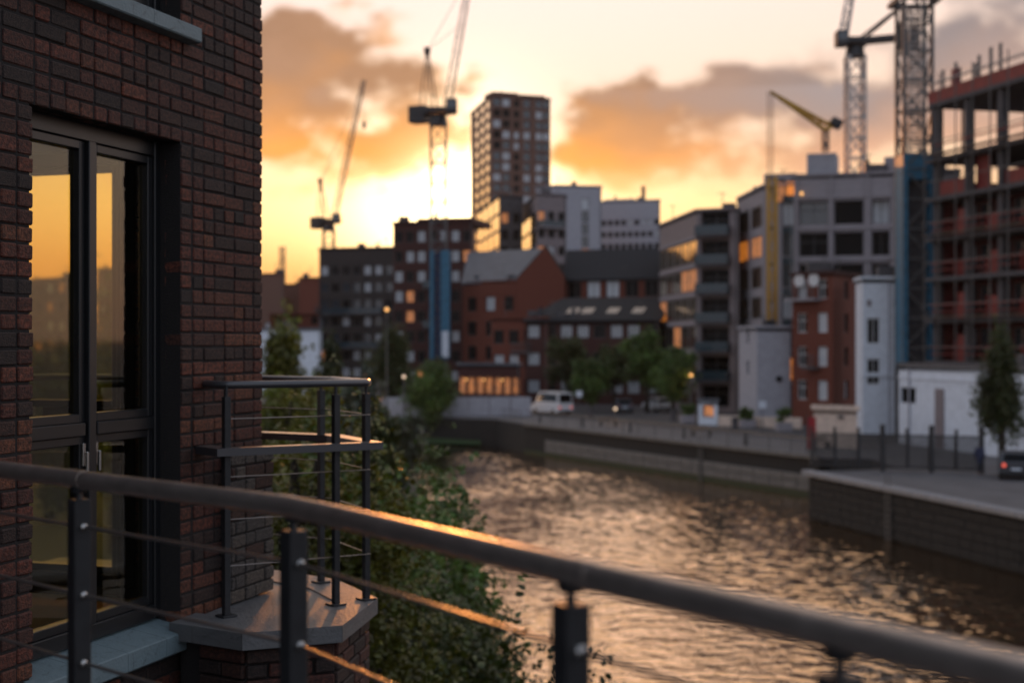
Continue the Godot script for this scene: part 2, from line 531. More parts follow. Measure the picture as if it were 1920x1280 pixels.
func brick_building() -> void:
	var o := thing("brick_building", "dark red brick corner building with a tall two-light window, rising above the near balcony", "building")
	o.transform = Transform3D(Basis(Vector3(-WD.x, 0, WD.y), Vector3.UP, Vector3(WN.x, 0, -WN.y)), V(CORNER, EYE - 9.1))
	# own frame: x from the corner towards the viewer, y up, z into the building
	var top := 15.0
	var st := mb()
	var j := 0.009
	var holes := [Rect2(WIN0 - j, SILL - 0.10, WIN1 - WIN0 + 2 * j, LINTEL - SILL + 0.10), Rect2(WIN0 - j, 1.56 + 9.1, WIN1 - WIN0 + 2 * j, 2.4)]
	sheet(st, Vector3(0.009, 0, 0.009), Vector3.RIGHT, Vector3(0, 0, -1), 10.5, 0.0, top, holes, 0.24)
	var wall := obj("wall", st, M.mortar, o)
	st = mb()
	var end_holes := []
	for r in holes: end_holes.append(Rect2(r.position - Vector2(END_SHIFT, 0), r.size + Vector2(0, 0.075)))
	sheet(st, Vector3(0.009, 0, 0.009), Vector3(0, 0, 1), Vector3(-1, 0, 0), 5.0, 0.0, top, end_holes, 0.24)
	obj("end_wall", st, M.mortar, o)
	st = mb()   # inside faces and the remaining shell: a room behind each window
	for f in [[-1.47, 1.30], [1.38, 4.2]]:
		box(st, Vector3(2.4, f[0] + 9.1 - 0.03, 2.5), Vector3(4.3, 0.06, 4.4))
		box(st, Vector3(2.4, f[1] + 9.1, 2.5), Vector3(4.3, 0.06, 4.4))
		box(st, Vector3(4.5, (f[0] + f[1]) / 2 + 9.1, 2.5), Vector3(0.1, f[1] - f[0], 4.4))
		box(st, Vector3(2.4, (f[0] + f[1]) / 2 + 9.1, 4.6), Vector3(4.3, f[1] - f[0], 0.1))
	var H2 := [Rect2(WIN0 - 0.50, SILL - 0.05, WIN1 - WIN0 + 0.4, LINTEL - SILL + 0.13), Rect2(WIN0 - 0.50, 1.6 + 9.1, WIN1 - WIN0 + 0.4, 2.3)]
	sheet(st, Vector3(0.26, 0, 0.26), Vector3.RIGHT, Vector3(0, 0, 1), 4.3, 7.55, 13.4, H2, 0.01)
	sheet(st, Vector3(0.26, 0, 0.26), Vector3(0, 0, 1), Vector3(1, 0, 0), 4.3, 7.55, 13.4, H2, 0.01)
	obj("interior_wall", st, M.plaster_dark, o)
	st = mb()
	box(st, Vector3(10.45, top / 2, 2.6), Vector3(0.1, top, 5.0))
	box(st, Vector3(5.25, top / 2, 5.05), Vector3(10.4, top, 0.1))
	box(st, Vector3(5.25, top + 0.1, 2.55), Vector3(10.6, 0.2, 5.2))
	obj("rear_wall", st, M.dark_clay, o)
	bricks(o, wall)
	for at in [[SILL, LINTEL, true], [1.63 + 9.1, 3.9 + 9.1, false]]:
		for side in 2:
			window(o, at[0], at[1] + (0.075 if side == 1 and at[2] else 0.0), side == 1)
	# stone sills: sloping slabs under each opening of the front
	for s in [[SILL, 4], [1.63 + 9.1, 3]]:
		var n: int = s[1]
		for k in n:
			var a := lerpf(WIN0 - 0.085, WIN1 + 0.06, float(k) / n)
			var b := lerpf(WIN0 - 0.085, WIN1 + 0.06, float(k + 1) / n) - 0.003
			var drop := 0.055 if n == 4 else 0.012
			st = mb()
			var prof := [Vector2(-0.068, s[0] - drop), Vector2(-0.062, s[0] - drop + 0.005), Vector2(0.205, s[0] - 0.002), Vector2(0.205, s[0] - 0.11), Vector2(-0.062, s[0] - drop - 0.092 + (0.02 if n == 3 else 0.0)), Vector2(-0.068, s[0] - drop - 0.085 + (0.02 if n == 3 else 0.0))]
			extrude(st, prof, a, b, Transform3D(Basis(Vector3(0, 0, 1), Vector3.UP, Vector3.RIGHT), Vector3.ZERO))
			obj("sill_slab", st, M.stone, o)

func bricks(o: Node3D, wall: Node3D) -> void:
	rng.seed = 20
	var unit := 0.1108
	var all := []       # [x, y, width, tone, variant]
	for k in range(-58, 46):
		var y := LINTEL + 0.075 * k
		var in_win := y + 0.07 > SILL - 0.16 and y < LINTEL - 0.01
		var in_up := y + 0.07 > 1.55 + 9.1 and y < 3.99 + 9.1
		var runs := [[0.0, 4.3]]
		if in_win or in_up: runs = [[0.0, WIN0], [WIN1, 4.3]]
		for r in runs:
			var x: float = r[0]
			var fixed := [0.1025, 0.1025] if r[1] < 2.0 else [0.1025, 0.0]
			all.append([x, y, 0.1025])
			x += 0.1125
			var end: float = r[1] - (0.1125 if fixed[1] > 0.0 else 0.0)
			var units := int(round((end - x + 0.01) / unit))
			var u := (end - x) / units if fixed[1] > 0.0 else unit
			while units > 0:
				var two := units > 1 and rng.randf() < (0.42 if k != 0 else 0.1) and not (k == 0 and x > WIN0 and x < WIN1)
				var wdt := u * (2 if two else 1)
				all.append([x, y, wdt - 0.010])
				x += wdt
				units -= 2 if two else 1
			if fixed[1] > 0.0: all.append([r[1] - 0.1025, y, 0.1025])
	var single := []
	var rest := {}
	var tone := 0
	for b in all:
		# overburnt bricks come in short runs, as they were laid from one pack
		if rng.randf() < 0.62: tone = [0, 0, 1, 2, 2, 3, 4, 4, 5, 9, 6, 6, 7, 8, 9][rng.randi() % 15]
		var dep := 0.1025 + rng.randf_range(-0.004, 0.0)
		var at := Vector3(b[0] + b[2] / 2, b[1] + 0.0325, 0.0525 + rng.randf_range(-0.0038, 0.0030))
		var mesh := brick_mesh(snappedf(b[2], 0.004), 0.1025, rng.randi() % 7)
		var w := o.transform * at
		var px := 960.0 + F * w.x / -w.z
		var py := 640.0 - F * (w.y - EYE) / -w.z
		if w.z < -1.0 and px > -25.0 and px < 520.0 and py > -20.0 and py < 1300.0:
			single.append([b[2] * absf(1800.0 - px) / w.z / w.z, mesh, at, tone])
		else:
			rest_add(rest, tone, mesh, at)
	single.sort_custom(func(p, q): return p[0] < q[0])
	for i in single.size():
		if i < 300:
			var m := put("brick", single[i][1], M["clay%d" % single[i][3]], wall)
			m.position = single[i][2]
		else:
			rest_add(rest, single[i][3], single[i][1], single[i][2])
	# the end wall's own bricks
	for k in range(-40, 30):
		var y := LINTEL + 0.075 * k
		var runs := [[0.1125, 3.6]]
		if y + 0.07 > SILL - 0.16 and y < LINTEL + 0.06: runs = [[0.1125, WIN0 - END_SHIFT], [WIN1 - END_SHIFT, 3.6]]
		for r in runs:
			var x: float = r[0]
			while x < r[1] - 0.06:
				var wdt := minf([0.215, 0.1025][rng.randi() % 2], r[1] - x)
				var st := mb()
				bevel(st, Vector3.ZERO, Vector3(0.1025, 0.0645, wdt), 0.004)
				rest_add(rest, rng.randi() % 10, done(st), Vector3(0.0525, y + 0.0325, x + wdt / 2))
				x += wdt + 0.01
	var joined := ArrayMesh.new()
	for t in rest:
		rest[t].set_material(M["clay%d" % t])
		rest[t].commit(joined)
	put("brickwork", joined, null, wall, "stuff")

func rest_add(rest: Dictionary, tone: int, mesh: Mesh, at: Vector3) -> void:
	if not rest.has(tone):
		rest[tone] = SurfaceTool.new()
		rest[tone].begin(Mesh.PRIMITIVE_TRIANGLES)
	rest[tone].append_from(mesh, 0, Transform3D(Basis.IDENTITY, at))

func window(o: Node3D, y0: float, y1: float, on_end: bool) -> void:
	# frame, centre post, transom, sashes and panes, all in one opening
	var root := Node3D.new()
	root.name = "window"
	o.add_child(root, true)
	if on_end: root.transform = Transform3D(Basis(Vector3(0, 0, -1), Vector3.UP, Vector3(1, 0, 0)), Vector3(0, 0, WIN0 + WIN1 - END_SHIFT))
	var d0 := 0.125
	var w := 0.062
	var st := mb()
	for x in [WIN0 - 0.012 + w / 2, WIN1 + 0.012 - w / 2]:
		bevel(st, Vector3(x, (y0 + y1) / 2, d0 + 0.045), Vector3(w, y1 - y0, 0.09), 0.004)
	bevel(st, Vector3((WIN0 + WIN1) / 2, y1 - 0.035, d0 + 0.044), Vector3(WIN1 - WIN0 - 2 * w + 0.02, 0.085, 0.088), 0.004)
	bevel(st, Vector3((WIN0 + WIN1) / 2, y0 + 0.035, d0 + 0.044), Vector3(WIN1 - WIN0 - 2 * w + 0.02, 0.075, 0.088), 0.004)
	obj("frame", st, M.frame, root)
	var mid := (WIN0 + WIN1) / 2
	if not on_end:
		st = mb()
		bevel(st, Vector3(mid, (y0 + y1) / 2, d0 + 0.032), Vector3(0.058, y1 - y0 - 0.15, 0.085), 0.004)
		obj("mullion", st, M.frame, root)
	var cut := y0 + 1.005
	st = mb()
	for sx in [-1, 1]:
		bevel(st, Vector3(mid + sx * 0.30, cut, d0 + 0.036), Vector3(0.50, 0.062, 0.082), 0.004)
	obj("transom", st, M.frame, root)
	for sx in [-1, 1]:
		if on_end and sx < 0: continue
		var a: float = WIN0 - 0.012 + w if sx < 0 or on_end else mid + 0.029
		var b: float = mid - 0.029 if sx < 0 else WIN1 + 0.012 - w
		for part in [[y0 + 0.073, cut - 0.031], [cut + 0.031, y1 - 0.078]]:
			st = mb()
			var t := 0.042
			for x in [a + t / 2, b - t / 2]:
				bevel(st, Vector3(x, (part[0] + part[1]) / 2, d0 + 0.045), Vector3(t, part[1] - part[0], 0.06), 0.004)
			for y in [part[0] + t / 2, part[1] - t / 2]:
				bevel(st, Vector3((a + b) / 2, y, d0 + 0.044), Vector3(b - a - 2 * t + 0.004, t, 0.058), 0.004)
			obj("sash", st, M.frame, root)
			st = mb()
			box(st, Vector3((a + b) / 2, (part[0] + part[1]) / 2, d0 + 0.05), Vector3(b - a - 2 * t + 0.01, part[1] - part[0] - 2 * t + 0.01, 0.006))
			obj("pane", st, M.pane, root)
			if part[0] < cut - 0.5 and not on_end:
				st = mb()
				var hx := b - t / 2 if sx < 0 else a + t / 2
				bevel(st, Vector3(hx, cut - 0.12, d0 + 0.008), Vector3(0.022, 0.11, 0.014), 0.003)
				bevel(st, Vector3(hx, cut - 0.155, d0 - 0.012), Vector3(0.016, 0.10, 0.016), 0.004)
				obj("handle", st, M.steel, root)


# ---------------------------------------------------------------- balconies
func rod_path(st: SurfaceTool, pts: Array, y: float, r: float) -> void:
	var p := []
	for q in pts: p.append(V(q, y))
	tube(st, p, r, 8)

func corner_balcony() -> void:
	var o := thing("corner_balcony", "small stone-coped balcony with dark rails, wrapped round the corner of the brick building", "balcony", V(Vector2(-1.3, 7.7), EYE - 1.42))
	var inv := -o.position
	var back0 := CORNER + WN * 2.5
	var poly := [CORNER - WD * 1.02, Vector2(-1.600, 7.105), Vector2(-1.316, 6.923), Vector2(-0.849, 7.118), Vector2(-0.744, 7.873), Vector2(-1.053, 8.51), Vector2(-1.553, 8.91), Vector2(-1.553, 8.91) + WN * 1.5, back0 + WD * 0.02, CORNER + Vector2(0.004, 0.002)]
	poly[0] -= WN * 0.004
	# coping: one mitred slab for each side of the outline, and the floor they frame
	var mid := Vector2(-1.32, 7.75)
	for k in range(0, 8):
		var a: Vector2 = poly[k]
		var b: Vector2 = poly[k + 1]
		var t := (b - a).normalized() * 0.0015
		var ia := a.lerp(mid, 0.42) if k < 6 else a - WD * 0.28
		var ib := b.lerp(mid, 0.42) if k < 5 else b - WD * 0.28
		if k == 0: ia = CORNER - WD * 0.75
		if k == 7: continue
		var st := mb()
		prism(st, [a + t, b - t, ib, ia], EYE - 1.42 - 0.085, EYE - 1.42)
		obj("coping_stone", st, M.coping_stone, o).position = inv
	var st := mb()
	prism(st, [poly[0].lerp(mid, 0.2), poly[2].lerp(mid, 0.3), poly[3].lerp(mid, 0.3), poly[4].lerp(mid, 0.3), poly[5].lerp(mid, 0.3), poly[6].lerp(mid, 0.3), poly[7] - WD * 0.2, back0, CORNER], EYE - 1.6, EYE - 1.428)
	obj("floor", st, M.coping_stone, o).position = inv
	# brick drum under the coping
	rng.seed = 4
	var core := []
	for p in poly: core.append(p.lerp(mid, 0.09))
	st = mb()
	var inner := []
	for p in core: inner.append(p.lerp(mid, 0.02))
	prism(st, inner, EYE - 4.2, EYE - 1.51)
	var drum := obj("drum", st, M.mortar, o)
	drum.position = inv
	for k in range(1, 6):
		var a: Vector2 = core[k]
		var b: Vector2 = core[k + 1]
		var u := (b - a).normalized()
		var n := Vector2(u.y, -u.x)
		var L := a.distance_to(b)
		for row in 14:
			var y := EYE - 1.512 - 0.075 * (row + 1)
			var cnt := int(round(L / 0.225))
			var bw := L / cnt
			var off := 0.5 if row % 2 else 0.0
			for c in range(0, cnt + (1 if row % 2 else 0)):
				var x0 := maxf(0.0, (c - off) * bw)
				var x1 := minf(L, (c + 1 - off) * bw)
				if x1 - x0 < 0.05: continue
				var m := put("brick", brick_mesh(snappedf(x1 - x0 - 0.01, 0.004), 0.06, rng.randi() % 6), M["clay%d" % [6, 7, 8, 9, 4, 4][rng.randi() % 6]], drum)
				m.transform = Transform3D(Basis(Vector3(u.x, 0, -u.y), Vector3.UP, Vector3(-n.x, 0, n.y)), V(a + u * (x0 + x1) / 2 - n * 0.018, y + 0.0325))
	# rails
	var v1 := Vector2(-1.49, 7.33)
	var v2 := Vector2(-0.775, 7.77)
	var v3 := Vector2(-1.06, 8.34)
	var v4 := Vector2(-1.50, 8.60)
	var v5 := v4 + WN * 1.5
	var v0 := CORNER - WD * 0.66
	var v6 := back0 - WN * 0.65
	st = mb()
	tube(st, [V(v0, EYE - 0.225), V(v1 - (v1 - v0) * 0.12, EYE - 0.225), V(v1 + (v2 - v1) * 0.05, EYE - 0.225), V(v1.lerp(v2, 0.5), EYE - 0.225), V(v2 - (v2 - v1) * 0.03, EYE - 0.225), V(v2 + (v3 - v2) * 0.05, EYE - 0.225), V(v3, EYE - 0.225), V(v4, EYE - 0.225), V(v5, EYE - 0.225), V(v6, EYE - 0.225)], 0.0205, 14)
	obj("handrail", st, M.rail_dark, o).position = inv
	# broad ledger rail half way down
	var path := [v0, v1, v2, v3, v4, v5, v6]
	var ins := []
	var outs := []
	for i in path.size():
		var p: Vector2 = path[i]
		var q := Vector2.ZERO
		if i > 0: q += (p - path[i - 1]).normalized()
		if i < path.size() - 1: q += (path[i + 1] - p).normalized()
		q = q.normalized()
		var m := Vector2(q.y, -q.x)
		outs.append(p + m * 0.075)
		ins.append(p - m * 0.035)
	st = mb()
	for i in path.size() - 1:
		prism(st, [outs[i], outs[i + 1], ins[i + 1], ins[i]], EYE - 0.588, EYE - 0.548)
	obj("ledger_rail", st, M.rail_dark, o).position = inv
	var stand := [[v1.lerp(v2, 0.02), true], [v1.lerp(v2, 0.755), true], [v2.lerp(v3, 0.10), true], [v3.lerp(v4, 0.15), true], [v4.lerp(v5, 0.5), true]]
	for s in stand:
		var p: Vector2 = s[0]
		st = mb()
		var xf := Transform3D(Basis(Vector3.UP, 0.72), V(p, EYE))
		bevel(st, Vector3(0, -0.42, 0), Vector3(0.036, 0.27, 0.036), 0.002, xf)
		tube(st, [xf * Vector3(0, -0.29, 0), xf * Vector3(0, -0.225, 0)], 0.009, 8)
		bevel(st, Vector3(0, -1.0, 0), Vector3(0.034, 0.84, 0.034), 0.002, xf)
		bevel(st, Vector3(0, -1.414, 0), Vector3(0.085, 0.010, 0.085), 0.002, xf)
		obj("post", st, M.post, o).position = inv
	for y in [-0.40, -0.70, -0.92, -1.16]:
		st = mb()
		rod_path(st, [v1, v2, v3, v4, v5, v6], EYE + y, 0.003)
		obj("rod", st, M.rod, o).position = inv
	# weathered brick pier under the ledger, against the corner of the building
	var bx := Transform3D(Basis(Vector3(-WD.x, 0, WD.y), Vector3.UP, Vector3(WN.x, 0, -WN.y)), V(CORNER, EYE))
	st = mb()
	box(st, Vector3(0.245, -1.005, -0.025), Vector3(0.47, 0.82, 0.07), bx)
	var pier := obj("pier", st, M.mortar, o)
	pier.position = inv
	for row in 11:
		var x := 0.0
		var k := row % 2
		while x < 0.48:
			var w := minf([0.2150, 0.1025][k % 2], 0.492 - x)
			if w > 0.04:
				var m := put("brick", brick_mesh(snappedf(w, 0.004), 0.06, rng.randi() % 7), M["clay%d" % [10, 11, 12, 10, 11, 7][rng.randi() % 6]], pier)
				m.transform = bx * Transform3D(Basis.IDENTITY, Vector3(x + w / 2, -1.385 + row * 0.0742, -0.042 + rng.randf_range(-0.003, 0.003)))
			x += w + 0.01
			k += 1

func near_balcony() -> void:
	var o := thing("balcony_railing", "grey tubular handrail on square posts with thin rods, running across the foreground", "railing", V(Vector2(-0.423, 2.753), EYE - 1.42))
	var inv := -o.position
	var line := [Vector2(-2.50, 4.70), Vector2(-1.28, 3.556), Vector2(-0.423, 2.753), Vector2(0.4836, 1.372), Vector2(1.20, 0.28), Vector2(1.32, -1.0)]
	var y := EYE - 0.32
	var pts := []
	for i in line.size():
		if i == 0 or i == line.size() - 1:
			pts.append(V(line[i], y))
			continue
		# ease each bend over a short length of tube
		for k in 7:
			var t := k / 6.0
			var a: Vector2 = line[i].lerp(line[i - 1], 0.16 / line[i].distance_to(line[i - 1]))
			var b: Vector2 = line[i].lerp(line[i + 1], 0.16 / line[i].distance_to(line[i + 1]))
			pts.append(V(a.lerp(line[i], t).lerp(line[i].lerp(b, t), t), y))
	var st := mb()
	tube(st, pts, 0.0208, 28)
	obj("handrail", st, M.rail, o).position = inv
	var on := func(seg: int, t: float) -> Vector2: return line[seg].lerp(line[seg + 1], t)
	for s in [[1, 0.31, 0.07], [1, 0.978, 0.05], [2, 0.58, 0.035]]:
		var p: Vector2 = on.call(s[0], s[1])
		var u: Vector2 = (line[s[0] + 1] - line[s[0]]).normalized()
		st = mb()
		tube(st, [V(p - u * s[2] / 2, y), V(p + u * s[2] / 2, y)], 0.0218, 28)
		obj("sleeve", st, M.rail, o).position = inv
	var posts := [line[0].lerp(line[1], 0.12), line[0].lerp(line[1], 0.76), Vector2(-1.004, 3.297), Vector2(-0.423, 2.753), Vector2(0.082, 1.984), Vector2(0.360, 1.560), Vector2(0.76, 0.95), Vector2(1.19, 0.25)]
	for i in posts.size():
		var p: Vector2 = posts[i]
		var u: Vector2 = (posts[mini(i + 1, posts.size() - 1)] - posts[maxi(i - 1, 0)]).normalized()
		if i == 2 or i == 3: u = Vector2(0.66, -0.75)
		st = mb()
		var xf := Transform3D(Basis(Vector3(u.x, 0, -u.y), Vector3.UP, Vector3(u.y, 0, u.x)), V(p, EYE))
		bevel(st, Vector3(0, -0.895, 0), Vector3(0.041, 1.06, 0.041), 0.0025, xf)
		bevel(st, Vector3(0, -1.416, 0), Vector3(0.10, 0.010, 0.10), 0.002, xf)
		var post := obj("post", st, M.post, o)
		post.position = inv
		st = mb()
		tube(st, [xf * Vector3(0, -0.368, 0), xf * Vector3(0, -0.352, 0), xf * Vector3(0, -0.325, 0)], [0.0085, 0.006, 0.006], 10)
		obj("spindle", st, M.post, post)
		st = mb()
		tube(st, [xf * Vector3(0, -0.349, 0), xf * Vector3(0, -0.337, 0)], [0.017, 0.020], 12)
		obj("saddle", st, M.post, post)
		for h in [-0.428, -0.585, -0.742]:
			for sx in [-1, 1]:
				st = mb()
				ball(st, xf * Vector3(sx * 0.0215, h, 0), 0.0105, 7)
				obj("rod_nut", st, M.steel, post)
	for h in [-0.428, -0.585, -0.742, -0.90, -1.06, -1.22]:
		for i in posts.size() - 1:
			st = mb()
			var uu: Vector2 = (posts[i + 1] - posts[i]).normalized() * 0.02
			tube(st, [V(posts[i] + uu, EYE + h), V(posts[i + 1] - uu, EYE + h)], 0.0042, 8)
			obj("rod", st, M.rod, o).position = inv
	st = mb()
	var edge := [Vector2(-2.62, 4.80), Vector2(-1.25, 3.63), Vector2(-0.37, 2.80), Vector2(1.28, 0.30), Vector2(1.42, -1.2), Vector2(-4.36, -1.2)]
	prism(st, edge, EYE - 1.66, EYE - 1.422)
	tag(obj("balcony_floor", st, M.paving, self), "paved balcony floor under the foreground railing", "balcony floor")


# ---------------------------------------------------------------- the city
func win_mesh(w: float, h: float, style: int) -> Array:
	var key := "win %.2f %.2f %d" % [w, h, style]
	if not cache.has(key):
		var st := mb()
		var t := 0.09
		for sx in [-1, 1]: box(st, Vector3(sx * (w - t) / 2, 0, 0), Vector3(t, h, 0.1))
		for sy in [-1, 1]: box(st, Vector3(0, sy * (h - t) / 2, 0), Vector3(w - 2 * t, t, 0.098))
		if style == 1 or style == 2: box(st, Vector3(0, 0, 0), Vector3(0.07, h - 2 * t, 0.09))
		if style == 2: box(st, Vector3(0, h * 0.12, 0), Vector3(w - 2 * t, 0.07, 0.094))
		if style == 3:
			for k in 3: box(st, Vector3(w * (k - 1) * 0.25, 0, 0), Vector3(0.06, h - 2 * t, 0.09))
		var fr := done(st)
		st = mb()
		box(st, Vector3(0, 0, -0.02), Vector3(w - t, h - t, 0.02))
		cache[key] = [fr, done(st)]
	return cache[key]

func add_window(root: Node, at: Vector3, u: Vector3, n: Vector3, w: float, h: float, style: int, glass: Material, frame: Material) -> void:
	var m := win_mesh(w, h, style)
	var o := put("window", m[0], frame, root)
	o.transform = Transform3D(Basis(u, Vector3.UP, n), at)
	put("pane", m[1], glass, o)

func building(called: String, label: String, front: Array, depth: float, y0: float, y1: float, wall: Material, specs: Array, category := "building", opts := {}) -> Dictionary:
	# front: plan points from left to right as seen by the eye; specs: one dictionary (or null) of windows for each stretch between them
	var mean := Vector2.ZERO
	for i in front.size() - 1:
		var d: Vector2 = front[i + 1] - front[i]
		mean += Vector2(-d.y, d.x)
	var ahead := centre(front)
	mean = opts.get("back", Vector2(ahead.x / ahead.y, 1.0).normalized()) * depth
	var poly := front.duplicate()
	for i in front.size(): poly.append(front[front.size() - 1 - i] + mean)
	if front.size() > 2:      # only the two ends go back
		poly = front.duplicate()
		poly.append(front[-1] + mean)
		poly.append(front[0] + mean)
	var c := centre(poly)
	var root := thing(called, label, category, V(c, y0), opts.get("group", ""))
	var off := -V(c, y0)
	rng.seed = hash(label)
	var st := mb()
	var edges := []
	var deep: float = opts.get("deep", 0.2)
	for i in poly.size():
		var a: Vector2 = poly[i]
		var b: Vector2 = poly[(i + 1) % poly.size()]
		var L := a.distance_to(b)
		var u2 := (b - a) / L
		var u := Vector3(u2.x, 0, -u2.y)
		var n := Vector3(u2.y, 0, u2.x)
		var holes := []
		var wins := []
		var inset := deep
		var spec = specs[i] if i < specs.size() else null
		if spec != null:
			var ws: Array = spec if spec is Array else [spec]
			for s in ws:
				inset = s.get("deep", deep)
				var cols: int = s.get("n", 4)
				var x0: float = s.get("x0", 0.0) * L
				var x1: float = s.get("x1", 1.0) * L
				var pitch := (x1 - x0) / cols
				var w: float = minf(s.get("w", 1.4), pitch - 0.25)
				var h: float = s.get("h", 1.6)
				for r in range(s.get("first", 0), s.get("rows", 5)):
					for k in cols:
						if rng.randf() < s.get("gap", 0.0): continue
						var x := x0 + pitch * (k + 0.5)
						var y: float = y0 + s.get("base", 0.6) + s.get("storey", 3.0) * r + s.get("sill", 0.9)
						if y + h > y1 - 0.2: continue
						holes.append(Rect2(x - w / 2, y, w, h))
						var pick := rng.randf()
						var g: Material = M[s.get("glass", "glass_dark")]
						if pick < s.get("lit", 0.06): g = M.lit_or_sunset_window
						elif pick < s.get("lit", 0.06) + s.get("pale", 0.2): g = M.curtain
						elif pick < 0.55: g = M[s.get("glass2", s.get("glass", "glass_dark"))]
						wins.append([x, y + h / 2, w, h, s.get("style", 1), g, M[s.get("frame", "window_frame")]])
		sheet(st, V(a, 0), u, n, L, y0, y1, holes, inset + 0.1)
		edges.append({"o": V(a, 0) + off, "u": u, "n": n, "l": L})
		for w in wins:
			add_window(root, V(a, 0) + off + u * w[0] + Vector3.UP * w[1] - n * inset, u, n, w[2], w[3], w[4], w[5], w[6])
	var wall_part := obj("wall", st, wall, root)
	wall_part.position = off
	st = mb()
	prism(st, poly, y1 - 0.4, y1 - 0.15)
	obj("roof", st, opts.get("roof", M.slate), root).position = off
	if opts.get("parapet", true):
		st = mb()
		for i in poly.size():
			var e: Dictionary = edges[i]
			box(st, Vector3(e.l / 2, y1 + 0.02, 0.0), Vector3(e.l + 0.16, 0.22, 0.36), Transform3D(Basis(e.u, Vector3.UP, e.n), e.o))
		obj("parapet", st, opts.get("trim", wall), root)
	for k in opts.get("clutter", 4):
		var e: Dictionary = edges[rng.randi() % (front.size() - 1)]
		var at: Vector3 = e.o + e.u * rng.randf_range(0.4, maxf(0.5, e.l - 0.4)) + Vector3.UP * (y1 + 0.1) - e.n * rng.randf_range(0.6, 2.5)
		st = mb()
		var hh := rng.randf_range(0.5, 1.5)
		if k % 3 == 0:
			bar(st, at, at + Vector3.UP * hh * 1.6, 0.07)
			bar(st, at + Vector3(-0.5, hh * 1.5, 0), at + Vector3(0.5, hh * 1.5, 0), 0.05)
			obj("aerial", st, M.crane_grey, root)
		elif k % 3 == 1:
			tube(st, [at, at + Vector3.UP * hh * 0.8, at + Vector3.UP * hh], [0.22, 0.22, 0.32], 8)
			obj("roof_vent", st, M.zinc, root)
		else:
			bevel(st, at + Vector3.UP * 0.3, Vector3(rng.randf_range(1.0, 2.4), hh, 1.2), 0.05)
			obj("roof_unit", st, M.concrete_dark, root)
	if opts.get("pipe", true) and edges[front.size() - 2].l > 4.0:
		var e: Dictionary = edges[front.size() - 2]
		st = mb()
		box(st, Vector3(e.l - 0.25, (y0 + y1) / 2, 0.06), Vector3(0.12, y1 - y0, 0.12), Transform3D(Basis(e.u, Vector3.UP, e.n), e.o))
		obj("downpipe", st, M.window_frame, root)
	return {"root": root, "edges": edges, "off": off, "poly": poly, "c": c}

func fbox(b: Dictionary, called: String, edge: int, u0: float, u1: float, y0: float, y1: float, d0: float, d1: float, material: Material) -> MeshInstance3D:
	# a box on a facade: along it in metres, at world heights, from d0 to d1 metres proud of it
	var e: Dictionary = b.edges[edge]
	var st := mb()
	box(st, Vector3((u0 + u1) / 2, (y0 + y1) / 2, (d0 + d1) / 2), Vector3(u1 - u0, y1 - y0, d1 - d0))
	var o := obj(called, st, material, b.root)
	o.transform = Transform3D(Basis(e.u, Vector3.UP, e.n), e.o)
	return o

func balcony(b: Dictionary, edge: int, u0: float, u1: float, y: float, out: float, slab: Material, rail: Material, bars := false) -> void:
	var e: Dictionary = b.edges[edge]
	var xf := Transform3D(Basis(e.u, Vector3.UP, e.n), e.o)
	var m := fbox(b, "balcony", edge, u0, u1, y - 0.22, y, 0.0, out, slab)
	var st := mb()
	if bars:
		var n := int((u1 - u0) / 0.14)
		for k in n + 1: box(st, Vector3(lerpf(u0, u1, float(k) / n), y + 0.5, out - 0.05), Vector3(0.025, 1.0, 0.025))
	else:
		box(st, Vector3((u0 + u1) / 2, y + 0.5, out - 0.05), Vector3(u1 - u0, 0.92, 0.03))
		for u in [u0, u1]: box(st, Vector3(u, y + 0.5, out / 2), Vector3(0.03, 0.92, out))
	box(st, Vector3((u0 + u1) / 2, y + 1.03, out - 0.05), Vector3(u1 - u0, 0.06, 0.07))
	obj("balustrade", st, rail, m)

